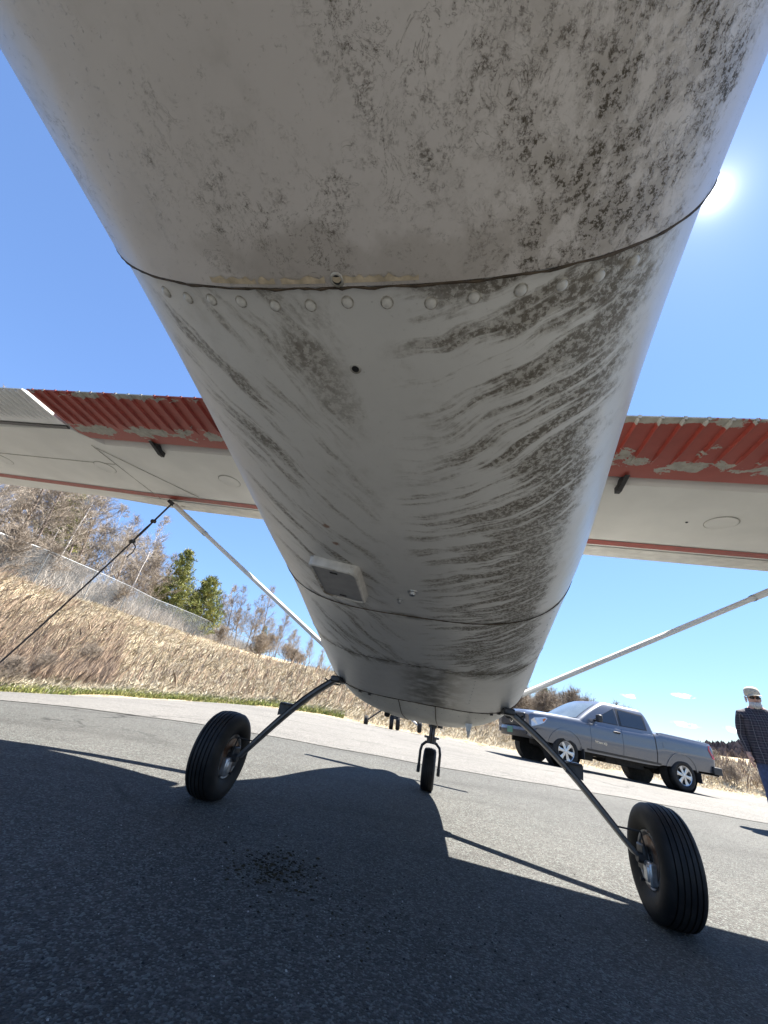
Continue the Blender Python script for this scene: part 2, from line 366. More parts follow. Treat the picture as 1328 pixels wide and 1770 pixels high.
# ---- paint of the belly: oil streaks, exhaust grime and lichen-like speckle, all in the aircraft's own coordinates
def belly_paint(name, base, tail=False):
    m, N, b = new_mat(name); co = N.coord(); x, y, z = N.sep(co)
    xc = N.m('ADD', x, .045)
    hw = N.ss(y, -2.7, .2, .34, .60)
    xn = N.m('DIVIDE', xc, hw)
    axn = N.m('ABSOLUTE', xn)
    # tone of the old paint
    t1 = N.noise(co, 3.2, 5, .6); t2 = N.noise(co, 22, 5, .65)
    c = N.mix(N.ss(t1, .3, .7), c4(tuple(v*.9 for v in base)), c4(base))
    c = N.mix(N.m('MULTIPLY', N.ss(t2, .5, .8), .3), c, c4((.36, .34, .30)))
    # streak fields
    tr = N.m('ADD', y, N.m('MULTIPLY', N.m('MULTIPLY', xc, xc), .9)); tr = N.m('ADD', tr, N.m('MULTIPLY', x, .12))
    wob = N.m('MULTIPLY', N.m('SUBTRACT', N.noise(co, 3.4, 3, .5), .5), .13)
    tr = N.m('ADD', tr, wob)
    vr = N.comb(N.m('MULTIPLY', x, 2.2), N.m('MULTIPLY', tr, 15.0), 0.0)
    sr1 = N.noise(vr, 1.9, 6, .6, .1); sr2 = N.noise(N.comb(N.m('MULTIPLY', x, 3.6), N.m('MULTIPLY', tr, 40.0), 5.0), 1.6, 5, .65, .1)
    sr = N.m('ADD', N.m('MULTIPLY', sr1, .62), N.m('MULTIPLY', sr2, .38)); sr = N.m('ADD', sr, N.m('MULTIPLY', N.m('SUBTRACT', N.noise(co, 11, 5, .7), .5), .22))
    tl = N.m('ADD', N.m('SUBTRACT', N.m('MULTIPLY', y, .55), N.m('MULTIPLY', x, .9)), wob)
    vl = N.comb(N.m('MULTIPLY', N.m('ADD', y, x), 1.5), N.m('MULTIPLY', tl, 13.0), 3.0)
    slf = N.noise(vl, 1.7, 6, .62, .15)
    fine = N.noise(co, 120, 4, .75, .15); vfine = N.noise(co, 380, 3, .7)
    speck = N.m('MULTIPLY', N.ss(fine, .46, .58), N.ss(vfine, .40, .52))
    edge_n = N.m('MULTIPLY', N.m('SUBTRACT', N.noise(co, 9, 6, .75), .5), .5)
    axe = N.m('ADD', xn, edge_n)
    big = N.noise(co, 2.6, 4, .6)
    big2 = N.noise(co, 6.5, 5, .65)
    if tail:
        maskR = N.m('MULTIPLY', N.ss(axe, .18, .66), N.ss(axe, .90, .80))
        mm = N.m('MULTIPLY', maskR, N.ss(big2, .36, .56))
        patch = N.m('MULTIPLY', N.ss(big2, .48, .62), N.ss(axe, -.8, -.45, .4, .9))
        str_y = N.noise(N.comb(N.m('MULTIPLY', x, 24.0), N.m('MULTIPLY', y, 17.0)), 1.3, 6, .75, .25)
        mm = N.m('MULTIPLY', mm, N.ss(str_y, .38, .55))
        pk = N.m('MULTIPLY', patch, N.ss(str_y, .45, .58))
        scratch = N.m('MULTIPLY', N.m('MULTIPLY', N.ss(N.m('ABSOLUTE', N.m('SUBTRACT', N.noise(co, 26, 5, .7, 1.2), .5)), .012, .003), N.ss(big2, .50, .62)), .55)
        seam = N.m('MULTIPLY', N.ss(N.m('ADD', y, N.m('MULTIPLY', N.m('SUBTRACT', big2, .5), .14)), -2.225, -2.19), N.ss(N.noise(co, 4.5, 5), .42, .6))
        haze = N.m('ADD', N.m('MULTIPLY', mm, .55), N.m('MULTIPLY', N.m('MULTIPLY', N.ss(seam, .2, .9), N.ss(axn, .6, .3)), .35))
        d = N.m('ADD', N.m('MULTIPLY', mm, speck), N.m('MULTIPLY', N.m('MULTIPLY', pk, speck), .75))
        d = N.m('ADD', d, scratch)
        d = N.m('ADD', d, N.m('MULTIPLY', N.m('MULTIPLY', N.ss(fine, .56, .66), N.ss(vfine, .5, .6)), .35))
        c = N.mix(N.m('MULTIPLY', haze, 1.0, clamp=True), c, c4((.24, .205, .165)))
    else:
        maskR = N.m('MULTIPLY', N.ss(axe, .02, .42), N.ss(axe, .90, .76))
        maskL = N.m('MULTIPLY', N.ss(axe, -.92, -.6), N.ss(axe, -.02, -.3))
        midS = N.m('MULTIPLY', N.ss(N.m('ABSOLUTE', N.m('SUBTRACT', xn, .16)), .16, .02), N.ss(y, -1.98, -1.75))
        stR = N.ss(N.m('ADD', sr, N.m('MULTIPLY', N.m('SUBTRACT', xn, .42), .16)), .448, .552); stL = N.ss(slf, .48, .64)
        fwdfade = N.ss(y, -.42, -.56)
        grow = N.ss(big, .28, .5, .6, 1.0)
        mR = N.m('MULTIPLY', N.m('MULTIPLY', N.m('MAXIMUM', maskR, N.m('MULTIPLY', midS, .75)), stR), N.m('MULTIPLY', fwdfade, grow))
        mL = N.m('MULTIPLY', N.m('MULTIPLY', N.m('MULTIPLY', maskL, stL), fwdfade), .85)
        mm = N.m('MAXIMUM', mR, mL)
        haze = N.m('MULTIPLY', mm, .50)
        c = N.mix(haze, c, c4((.25, .215, .16)))
        d = N.m('MULTIPLY', mm, N.ss(fine, .40, .56))
        d = N.m('ADD', d, N.m('MULTIPLY', N.m('MULTIPLY', N.ss(fine, .58, .68), N.ss(vfine, .5, .6)), .3))
        # engine oil running back from the cowling along the middle
        oil = N.m('MULTIPLY', N.ss(N.m('ABSOLUTE', N.m('ADD', N.m('SUBTRACT', x, .03), N.m('MULTIPLY', edge_n, .3))), .22, .04), N.ss(y, -.64, -.40))
        sm = N.m('MULTIPLY', N.ss(N.m('ABSOLUTE', N.m('ADD', y, .545)), .07, .01), N.ss(N.noise(co, 11, 5, .7), .40, .6))
        sm2 = N.m('MULTIPLY', N.ss(N.m('ABSOLUTE', N.m('ADD', y, 1.055)), .035, .0), N.ss(N.noise(co, 9, 5, .7), .42, .62))
        c = N.mix(N.m('MULTIPLY', N.m('ADD', N.m('MULTIPLY', oil, N.ss(N.noise(co, 13, 5), .3, .6)), N.m('ADD', sm, sm2)), .8, clamp=True), c, c4((.075, .062, .03)))
        # two rust spots
        for sx, sy in ((-.215, -1.62), (-.21, -1.535)):
            dx = N.m('SUBTRACT', x, sx); dy = N.m('SUBTRACT', y, sy)
            q = N.m('ADD', N.m('SQRT', N.m('ADD', N.m('MULTIPLY', dx, dx), N.m('MULTIPLY', dy, dy))), N.m('MULTIPLY', N.m('SUBTRACT', fine, .5), .02))
            c = N.mix(N.m('MULTIPLY', N.ss(q, .012, .004), .9), c, c4((.22, .09, .03)))
    c = N.mix(N.m('MULTIPLY', d, .80, clamp=True), c, c4((.082, .066, .045)))
    N.link(c, b.inputs['Base Color'])
    N.link(N.ss(d, 0, .8, .38, .8), b.inputs['Roughness']); b.inputs['Specular IOR Level'].default_value = .5
    b.inputs['Coat Weight'].default_value = .15; b.inputs['Coat Roughness'].default_value = .3
    N.link(N.bump(N.m('ADD', N.m('MULTIPLY', d, .5), N.m('MULTIPLY', N.noise(co, 5, 3), 3.5)), .4, .006), b.inputs['Normal'])
    return m
M_BELLY = belly_paint('belly_paint', (.67, .66, .635)); M_TAIL = belly_paint('tail_paint', (.64, .60, .575), True)
M_WHITE = pm('old_white_paint', (.74, .73, .70), .45, var=.07, scale=4, bump=.05, bscale=6, col2=(.45, .43, .38), thr=.68)
M_COWL = pm('cowl_paint', (.70, .69, .65), .45, var=.1, scale=5, bump=.08, bscale=12, col2=(.30, .28, .23), thr=.64)
M_DARKM = pm('dark_steel', (.035, .035, .037), .45, .3, .25, 40)
M_BLACK = pm('black_rubber_part', (.012, .012, .013), .6, 0, .2, 40)
M_ALU = pm('bare_aluminium', (.42, .43, .45), .35, .8, .2, 30)
M_LEG = pm('gear_leg_paint', (.085, .085, .088), .4, .2, .15, 18, col2=(.12, .11, .10), thr=.6)
M_LEGD = pm('gear_leg_edge', (.02, .02, .02), .5, 0, .2, 30)
M_SEAMDARK = pm('seam_shade_dirt', (.06, .042, .026), .8, 0, .45, 60, bump=.3)  # dark brown for joints: gap shadow and dirt put into the colour
M_CREAM = pm('exposed_primer', (.55, .46, .33), .7, 0, .25, 70, bump=.3)
M_RIM = pm('wheel_casting', (.30, .29, .28), .5, .4, .3, 35, col2=(.16, .10, .07), thr=.52)
M_GLASS = pm('cabin_glass', (.02, .025, .03), .08, 0, .1, 3, spec=.6)
def tyre_mat():
    m, N, b = new_mat('tyre_rubber'); co = N.coord()
    c = N.mix(N.ss(N.noise(co, 20, 5), .35, .7), c4((.008, .008, .0085)), c4((.016, .015, .0145)))
    c = N.mix(N.m('MULTIPLY', N.ss(N.noise(co, 7, 5, .7), .5, .7), .35), c, c4((.045, .04, .034)))
    N.link(c, b.inputs['Base Color']); b.inputs['Roughness'].default_value = .6; b.inputs['Specular IOR Level'].default_value = .25
    N.link(N.bump(N.noise(co, 140, 4), .25, .002), b.inputs['Normal']); return m
M_TYRE = tyre_mat()

ST = np.array([  # y, zb, hw, zc, nlow, zt, nup
 (-5.0, 1.24, .07, 1.37, 2.2, 1.50, 2.2), (-2.6, 1.03, .357, 1.32, 2.8, 1.66, 2.4), (-2.15, .985, .392, 1.30, 2.8, 1.74, 2.5), (-1.05, .893, .548, 1.27, 3.2, 2.10, 3.0),
 (-.55, .79, .572, 1.20, 3.6, 2.20, 3.5), (.12, .655, .60, 1.10, 4.5, 2.24, 3.5), (.45, .572, .595, 1.06, 3.6, 2.24, 3.4), (.95, .540, .575, 1.04, 3.0, 2.14, 3.2), (1.5, .560, .53, 1.02, 3.1, 1.50, 2.8), (2.1, .62, .46, 1.0, 2.8, 1.42, 2.5), (2.68, .74, .33, 1.0, 2.5, 1.27, 2.3)])
FCX = -.055
def sec(y): return [float(herm(y, ST[:, 0], ST[:, k])) for k in range(1, 7)]
def fpt(y, th, off=0.0):
    zb, hw, zc, nl, zt, nu = sec(y); c, s = math.cos(th), math.sin(th)
    n = nl if s < 0 else nu; H = (zc-zb+off) if s < 0 else (zt-zc+off)
    return (FCX+(hw+off)*math.copysign(abs(c)**(2/n), c), y, zc+H*math.copysign(abs(s)**(2/n), s))
def bpt(x, y, off=0.0):
    """point and outward normal on the underside"""
    def q(x, y):
        zb, hw, zc, nl, zt, nu = sec(y); t = min(.999, abs(x-FCX)/hw); return np.array([x, y, zc-(zc-zb)*(1-t**nl)**(1/nl)])
    p = q(x, y); a = q(x+.004, y)-q(x-.004, y); b_ = q(x, y+.004)-q(x, y-.004); n = np.cross(a, b_); n /= np.linalg.norm(n)
    if n[2] > 0: n = -n
    return p+n*off, n
# section angles: uniform spacing along the lower arc needs more samples at the corners
THS = np.concatenate([np.linspace(0, math.pi, 30, endpoint=False), np.linspace(math.pi, 2*math.pi, 120, endpoint=False)])
def warp(th):
    # spread samples so that superellipse corners are smooth
    k = th % (math.pi/2); b = th-k; return b+math.pi/2*(.5-.5*math.cos(math.pi*(k/(math.pi/2))))
TH = np.array([warp(t) for t in THS])
def ring_panel(name, y0, y1, off, mat, ny):
    ys = np.linspace(y0, y1, ny); mb = MB(); P = []
    P.append([fpt(ys[0], t, off-.006) for t in TH])
    for y in ys: P.append([fpt(y, t, off) for t in TH])
    P.append([fpt(ys[-1], t, off-.006) for t in TH])
    mb.grid(np.array(P), cv=True, flip=True); return mb.build(name, mat, AIR, ang=40)
tail = ring_panel('tail_cone', -5.0, -2.1655, .004, M_TAIL, 60)
belly = ring_panel('fuselage_skin', -2.1655, -1.0565, .0, M_BELLY, 26)
belly2 = ring_panel('fuselage_skin', -1.0535, -.5515, .002, M_BELLY, 14)
belly3 = ring_panel('fuselage_skin', -.5485, .118, .0, M_BELLY, 16)
cowl = ring_panel('cowling', .122, 2.68, -.004, M_COWL, 50)
MB().add([fpt(2.682, t, -.02) for t in TH], [tuple(range(len(TH)))]).build('cowl_nose', M_COWL, AIR, smooth=False)
def seam(y, off, r, a0, a1, parent, wob, name='seam_shade_line', mat=None, n=170):  # thin dark line drawing the shadow and dirt in the skin gap
    path = []; rr = []
    for k in range(n):
        t = a0+(a1-a0)*k/(n-1); tt = warp(t); path.append(fpt(y+wob*math.sin(k*.9)*random.uniform(.3, 1), tt, off)); rr.append(r*random.uniform(.6, 1.25))
    # drop duplicated points
    P = [path[0]]; R_ = [rr[0]]
    for p, q in zip(path[1:], rr[1:]):
        if np.linalg.norm(np.array(p)-P[-1]) > .002: P.append(p); R_.append(q)
    return MB().tube(P, R_, 6).build(name, mat or M_SEAMDARK, parent)
seam(-2.1635, .0035, .0016, math.pi*1.0, math.pi*2.0, tail, .0012)
seam(-1.055, .0012, .0016, math.pi, 2*math.pi, belly, .001)
seam(-.55, .0012, .0018, math.pi, 2*math.pi, belly2, .0014)
seam(.12, .0005, .003, math.pi*1.02, math.pi*1.98, belly3, .001)
# chipped primer showing along the edge of the aft skin
for xa, xb in ((-.205, -.148), (-.145, -.125), (-.06, .03), (-.118, -.068)):
    pts = []; k = max(6, int((xb-xa)/.005))
    for i in range(k+1):
        x = xa+(xb-xa)*i/k
        pts.append((bpt(x, -2.169, .0050)[0], bpt(x, -2.169-random.uniform(.003, .0085), .0052)[0]))
    MB().grid(np.array(pts)).build('primer_chip', M_CREAM, tail, smooth=False)
# dome screws along the joint
M_SCREW = pm('painted_screw', (.60, .59, .56), .45, 0, .15, 60)
M_SCRING = pm('grimy_screw_edge', (.36, .34, .30), .7, 0, .5, 150)
def dome(r, h, n=14):
    mb = MB(); a = np.linspace(0, 2*np.pi, n, endpoint=False); P = []
    for t in np.linspace(0, math.pi/2*.97, 6): P.append(np.stack([r*math.cos(t)*np.cos(a), r*math.cos(t)*np.sin(a), np.full(n, h*math.sin(t))], 1))
    mb.grid(np.array(P), cv=True); o = len(mb.v); mb.f.append(tuple(range(o-n, o))); mb.mi.append(0)
    if r > .005: mb.lathe([(-.0005, r*1.32), (.0004, r*1.25), (.0006, r*1.02)], axis=2, n=n, mi=1)
    return mb
dm = dome(.0058, .0042).mesh('screw', [M_SCREW, M_SCRING]); dm2 = dome(.0034, .0016, 8).mesh('rivet', M_ALU)
def stud(me, x, y, parent, name, off=.0):
    p, n = bpt(x, y, off); o = bpy.data.objects.new(name, me); COL.objects.link(o); o.parent = parent
    o.location = p; o.rotation_euler = Vector(n).to_track_quat('Z', 'Y').to_euler(); return o
for x in (-.298, -.261, -.223, -.181, -.138, -.094, -.05, -.006, .041, .085, .131, .171, .207, .24): stud(dm, x, -2.1445+.002*math.sin(x*40), belly, 'screw')
for k in range(9): stud(dm2, .22, -.50+k*.055, belly3, 'rivet')
for yv in (-.53, -.57):
    for k in range(17): stud(dm2, -.44+k*.05, yv, belly3 if yv > -.55 else belly2, 'rivet', .002 if yv < -.55 else 0)
for k in range(18): stud(dm2, -.46+k*.05, .16, cowl, 'rivet', -.004)
for k in range(16): stud(dm2, -.42+k*.05, .24, cowl, 'rivet', -.004)
for k in range(11): stud(dm2, .43, -2.0+k*.085 if False else -1.0+k*.05, belly2 if k < 9 else belly3, 'rivet', .002)
# drain holes: dark bores with a thin raised rim
for x, y, par, off in ((-.055, -2.172, tail, .0045), (-.057, -2.061, belly, .0)):
    p, n = bpt(x, y, off); q = Vector(n).to_track_quat('Z', 'Y').to_euler()
    rim = MB().lathe([(0, .0078), (.0012, .0068), (.0012, .0052), (.0004, .0048)], axis=2, n=20).build('drain_hole', M_BELLY, par); rim.location = p; rim.rotation_euler = q
    bore = MB().lathe([(.0006, .005), (.0004, .0001)], axis=2, n=16).build('bore', M_BLACK, par); bore.location = p; bore.rotation_euler = q
# flat boxed cover on the left of the belly
def boxcover():
    p, n = bpt(-.25, -1.30, 0); yax = bpt(-.25, -1.24)[0]-bpt(-.25, -1.36)[0]; yax /= np.linalg.norm(yax); xax = np.cross(yax, -n); xax /= np.linalg.norm(xax)
    ca, sa = math.cos(.05), math.sin(.05); xa, ya = xax*ca+yax*sa, yax*ca-xax*sa
    q = lambda a, b, h: p+xa*a+ya*b+n*h
    W, L, Hh = .070, .115, .026
    def rr(w, l, r, k=5):
        out = []
        for cx, cy, a0 in ((w-r, l-r, 0), (-w+r, l-r, 90), (-w+r, -l+r, 180), (w-r, -l+r, 270)):
            for i in range(k): a = rad(a0+90*i/(k-1)); out.append((cx+r*math.cos(a), cy+r*math.sin(a)))
        return out
    P = []
    for w, l, h in ((W+.006, L+.006, -.012), (W+.005, L+.005, .004), (W+.003, L+.003, Hh-.003), (W, L, Hh), (W-.004, L-.004, Hh), (W-.006, L-.006, Hh-.003)):
        P.append([q(a, b, h) for a, b in rr(w, l, .018)])
    fr = MB().grid(np.array(P), cv=True).build('belly_box', M_WHITEP, belly)
    MB().add([q(a, b, Hh-.003) for a, b in rr(W-.0055, L-.0055, .012)], [tuple(range(20))]).build('cover_plate', M_PLATE, belly, smooth=False)
    for b in (-.085, .088): MB().box(q(0.0, b, Hh-.002), (.022, .006, .002), np.stack([xa, ya, n], 1)).build('slot', M_BLACK, belly)
M_WHITEP = pm('chipped_white', (.52, .50, .47), .5, 0, .15, 30, bump=.4, bscale=60, col2=(.20, .17, .13), thr=.56)
M_PLATE = pm('grey_plate', (.27, .27, .275), .5, 0, .08, 25)
boxcover()
for x, y, r in ((-.03, -1.28, .011), (-.075, -1.20, .007)):
    p, n = bpt(x, y, 0); o = MB().lathe([(-.002, r*1.5), (.003, r*1.4), (.004, r), (.012, r*.9), (.014, r*.5), (.014, .0005)], axis=2, n=16).build('belly_fitting', M_ALU, belly); o.location = p; o.rotation_euler = Vector(n).to_track_quat('Z', 'Y').to_euler()
# under the cowling
p, n = bpt(.25, .42, -.004)
MB().add([p+np.array(v) for v in ((-.022, -.05, .01), (.022, -.05, .01), (.02, .05, .01), (-.02, .05, .01), (.0, -.045, -.075), (.006, -.01, -.07), (.012, -.05, -.03), (-.012, -.05, -.03))], [(0, 1, 6, 7), (7, 6, 4), (1, 2, 5, 6), (6, 5, 4), (2, 3, 5), (3, 0, 7, 4, 5)]).build('drain_mast', M_ALU, AIR, smooth=False)
MB().box((-.36, .62, .605), (.07, .10, .012), np.array(Matrix.Rotation(rad(35), 3, 'Y'))).build('cowl_flap', M_BLACK, AIR, bevel=.003)
MB().add([(-.14, 1.15, .59), (.13, 1.15, .59), (.15, 1.75, .61), (-.16, 1.75, .61), (-.14, 1.15, .555), (.13, 1.15, .555), (.10, 1.75, .58), (-.11, 1.75, .58)], [(0, 1, 2, 3), (7, 6, 5, 4), (0, 4, 5, 1), (1, 5, 6, 2), (2, 6, 7, 3), (3, 7, 4, 0)]).build('exhaust_shroud', M_BLACK, AIR, smooth=False)
for x in (.30, -.30):
    MB().tube([(x, .8, .66), (x, .72, .60), (x, .66, .555)], [.022, .022, .021], 12).build('exhaust_pipe', M_DARKM, AIR) if x < 0 else None
for x, w in ((.36, .012), (.40, .014), (-.36, .01), (-.42, .01)):
    p, n = bpt(x, .16, -.003); MB().box(p, (w, .08, .012)).build('hinge_tab', M_DARKM, AIR, bevel=.002)
# centre seam down the belly below the cowl
for xa in (-.18, .04):
    MB().tube([bpt(xa+.02*t, .13+.75*t, -.003)[0] for t in np.linspace(0, 1, 14)], .0025, 6).build('panel_joint', M_SEAMDARK, cowl)
# brake hoses by the legs
for s in (-1, 1):
    MB().tube([(FCX+s*.47, .10, .70), (FCX+s*.50, .16, .672), (FCX+s*.55, .13, .668), (FCX+s*.58, .09, .69)], .005, 6).build('hose', M_BLACK, AIR)
# glazing and nose
def patch(name, y0, y1, a0, a1, mat, off=.006):
    MB().grid(np.array([[fpt(y, t, off) for t in np.linspace(a0, a1, 14)] for y in np.linspace(y0, y1, 10)])).build(name, mat, AIR)
patch('windshield', .98, 1.45, .35, math.pi-.35, M_GLASS)
for a0, a1 in ((.12, .62), (math.pi-.62, math.pi-.12)):
    patch('cabin_window', -.1, .85, a0, a1, M_GLASS); patch('cabin_window', -.95, -.2, a0, a1, M_GLASS)
MB().lathe([(2.69, .16), (2.78, .15), (2.88, .11), (2.96, .05), (2.99, .001)], (FCX, 0, .98), 1, 24).build('spinner', M_WHITE, AIR)
for s in (-1, 1):
    P = []
    for t in np.linspace(.12, .86, 14):
        tw = rad(55-45*t); w = .062*(1-.45*(abs(t-.45)/.45)**2); ch = np.array([0, math.cos(tw), math.sin(tw)*s]); nn = np.array([0, -math.sin(tw)*s, math.cos(tw)])
        P.append([np.array([FCX+s*t, 2.78, .98])+ch*w*a+nn*b for a, b in ((-1, 0), (-.3, .012), (.5, .012), (1, 0), (.4, -.006), (-.4, -.006))])
    MB().grid(np.array(P), cv=True).build('propeller_blade', M_DARKM, AIR)
# tail surfaces (behind the camera)
for s in (-1, 1):
    P = [[(FCX+s*t, -4.25+d*(1-.25*t)*.5-.1*t, 1.42+h) for d, h in ((-1, 0), (-.3, .025), (.6, .03), (1, 0), (.6, -.03), (-.3, -.025))] for t in (.05, .8, 1.45)]
    MB().grid(np.array(P), cv=True).build('tailplane', M_WHITE, AIR)
P = [[(FCX+h, -4.45+d*(1-.4*t)*.55-.35*t, 1.42+1.15*t) for d, h in ((-1, 0), (-.3, .03), (.6, .035), (1, 0), (.6, -.035), (-.3, -.03))] for t in (0, .5, 1)]
MB().grid(np.array(P), cv=True).build('tail_fin', M_WHITE, AIR)

# ---- wings
ZW = 1.90; DI = .0175
WSZ = 1.139                                     # wing size factor and seat on the cabin roof
def wing_fit(p): return (FCX+WSZ*(p[0]-FCX), WSZ*p[1]+.3337, WSZ*p[2]-.0838)
def zw(x): return ZW+DI*(abs(x)-1.5)
def le_y(x): return .70-.0 if abs(x) < 2.6 else .70-.115*(abs(x)-2.6)
def red_paint(name):
    m, N, b = new_mat(name); co = N.coord(); x, y, z = N.sep(co)
    n1 = N.noise(co, 6, 5); c = N.mix(N.ss(n1, .3, .7), c4((.27, .036, .022)), c4((.34, .052, .032)))
    fade = N.ss(y, -.395, -.293); c = N.mix(N.m('MULTIPLY', fade, .45), c, c4((.34, .075, .05)))
    nz = N.noise(N.comb(N.m('MULTIPLY', x, 1.0), N.m('MULTIPLY', y, 1.7)), 4.2, 6, .68, .3)
    band = N.ss(N.m('ABSOLUTE', N.m('ADD', y, .412)), .115, .02); te = N.ss(y, -.714, -.765)
    chip = N.m('MAXIMUM', N.ss(N.m('ADD', nz, N.m('MULTIPLY', band, .185)), .665, .675), N.ss(N.m('ADD', nz, N.m('MULTIPLY', te, .16)), .64, .65))
    c = N.mix(chip, c, N.mix(N.ss(N.noise(co, 30, 4), .3, .7), c4((.30, .28, .235)), c4((.42, .40, .34))))
    N.link(c, b.inputs['Base Color']); N.link(N.ss(chip, 0, 1, .5, .75), b.inputs['Roughness'])
    N.link(N.bump(N.m('ADD', N.m('MULTIPLY', chip, -1.0), N.m('MULTIPLY', n1, .4)), .4, .003), b.inputs['Normal']); return m
M_RED = red_paint('flaking_red_paint'); M_JOINT = pm('skin_joint_grime', (.34, .32, .27), .7, 0, .3, 20)
M_STRIPE = pm('red_stripe', (.30, .055, .035), .5, 0, .15, 14)
M_UNDER = pm('wing_underside_paint', (.68, .665, .61), .45, 0, .06, 2.5, bump=.06, bscale=4, col2=(.52, .50, .44), thr=.62)
M_LE = pm('wing_leading_edge', (.58, .56, .50), .5, 0, .12, 9, col2=(.09, .075, .05), thr=.63)
for s in (-1, 1):
    MB.T = wing_fit
    # airfoil section (y fraction from LE to cove) ; the rear 30 % are flap and aileron
    P = []
    xs_ = np.concatenate([np.linspace(.36, 2.6, 16), np.linspace(2.75, 5.05, 14)])
    for xa in xs_:
        L = le_y(xa); te = -.46 if xa < 2.585 else -.62+.05*(xa-2.6); z = zw(xa)
        sec_ = [(te-.14, .112), (te+.18, .138), (-.1, .20), (.2, .225), (.45, .21), (.60, .175), (.68, .145), (L, .118), (L-.015, .085), (L-.06, .05), (.50, .024), (.40, .008), (.32, .0), (.0, -.003), (-.35, .0), (te, .002)]
        P.append([(FCX+s*xa, (a if abs(a) < .6 or a < 0 else a-(.70-L)), z+b) for a, b in sec_])
    w = MB().grid(np.array(P), cv=True, flip=(s < 0))
    o = len(w.v); w.f.append(tuple(range(o-16, o))); w.mi.append(0)
    wing = w.build('wing', M_UNDER, AIR, ang=30)
    # red stripe and leading edge cap, laid 2 mm proud
    xa2 = np.linspace(.60, 5.0, 24)
    MB().grid(np.array([[(FCX+s*x, yv-(0 if x < 2.6 else .03*(x-2.6)), zw(x)+zo) for yv, zo in ((.245, -.0045), (.285, -.004), (.325, -.002))] for x in xa2])).build('stripe', M_STRIPE, wing)
    MB().grid(np.array([[(FCX+s*x, le_y(x)-.70+a, zw(x)+b) for a, b in ((.36, -.0005), (.44, .010), (.53, .024), (.60, .034), (.645, .047), (.69, .083), (.705, .118), (.68, .15))] for x in xa2])).build('leading_edge', M_LE, wing)
    # round inspection covers
    for xi, yi in ((1.62, -.12), (2.75, -.14), (3.9, -.1)):
        c_ = (FCX+s*xi, yi, zw(xi)); r = .075
        MB().lathe([(-.0045, r*1.06), (-.0065, r), (-.0065, r*.9), (-.0055, r*.85), (-.0055, .0005)], c_, 2, 32).build('inspection_cover', M_UNDER, wing)
        MB().lathe([(-.003, r*1.13), (-.0052, r*1.07)], c_, 2, 32).build('cover_joint', M_JOINT, wing)
    for xi, yi in ((1.45, -.10),): MB().lathe([(-.003, .008), (-.006, .006), (-.006, .0005)], (FCX+s*xi, yi, zw(xi)), 2, 12).build('drain_hole', M_BLACK, wing)
    # skin joints
    for xj in (2.585,):
        MB().box((FCX+s*xj, -.05, zw(xj)-.003), (.004, .80, .003)).build('skin_joint', M_JOINT, wing)
    MB().box((FCX+s*3.8, -.20, zw(3.8)-.003), (2.4, .004, .003), np.array(Matrix.Rotation(-s*DI, 3, 'Y'))).build('skin_joint', M_JOINT, wing)
    for xj, ye in ((2.0, .25),):
        MB().tube([(FCX+s*2.57, -.42, zw(2.57)-.004), (FCX+s*2.1, .22, zw(2.1)-.005)], .0022, 5).build('skin_joint', M_JOINT, wing)
    # flap : wedge with ribs pressed into its skin
    def flapz(y, y0, y1, x): return zw(x)+.004+(y-y0)/(y1-y0)*.012
    for nm, xa, xb, y0, y1, mat, rib_mat, sp, yr0 in (('flap', .62, 2.565, -.535, -.985, M_RED, M_RED, .088, -.655), ('aileron', 2.60, 4.95, -.665, -.985, M_WHITE, M_WHITE, .052, -.69)):
        P = []
        for x in np.linspace(xa, xb, 12):
            z = zw(x); P.append([(FCX+s*x, a, z+b) for a, b in ((y0+.02, .10), (y0+.05, .055), (y0+.03, .022), (y0, .004), ((y0+y1)/2, .006), (y1, .014), (y1, .020), ((y0+y1)/2, .065))])
        mb = MB().grid(np.array(P), cv=True, flip=(s < 0)); o = len(mb.v); mb.f.append(tuple(range(8))); mb.mi.append(0); mb.f.append(tuple(range(o-8, o))); mb.mi.append(0)
        fl = mb.build(nm, mat, AIR, ang=30)
        k = 0; x = xa+.045
        while x < xb-.03:
            def zz(y): return zw(x)+.006+(max(0, ((y0+y1)/2-y)/((y0+y1)/2-y1)))*.008
            ys_ = np.linspace(yr0, y1+.002, 5); Q = []
            for i, yv in enumerate(ys_):
                hh = .014 if i else .001; wd = .010
                Q.append([(FCX+s*(x-wd), yv, zz(yv)+.001), (FCX+s*(x-.002), yv, zz(yv)-hh), (FCX+s*(x+.002), yv, zz(yv)-hh), (FCX+s*(x+wd), yv, zz(yv)+.001)])
            MB().grid(np.array(Q), flip=(s > 0)).build('rib', rib_mat, fl, smooth=False)
            MB().box((FCX+s*x, y1-.001, zw(x)+.012), (.012, .008, .016)).build('rib_end', M_RED, fl, smooth=False) if nm == 'flap' else None
            x += sp
        if nm == 'flap':
            for xh in (.95, 1.98):
                MB().prism([(-.545, zw(xh)+.0), (-.50, zw(xh)+.02), (-.42, zw(xh)+.004), (-.415, zw(xh)-.03), (-.45, zw(xh)-.034), (-.5, zw(xh)-.022), (-.57, zw(xh)-.006)], 0, FCX+s*xh-.012, FCX+s*xh+.012).build('flap_hinge', M_BLACK, AIR, smooth=False)
    MB().box((FCX+s*3.77, -.640, zw(3.77)+.002), (2.34, .03, .006), np.array(Matrix.Rotation(-s*DI, 3, 'Y'))).build('hinge_gap', M_DARKM, wing)
    MB.T = None
    # lift strut, streamlined, with a fairing cuff at the wing
    A = np.array([FCX+s*.53, .90, .76]); Bp = np.array([FCX+s*2.78, .74, 2.06])
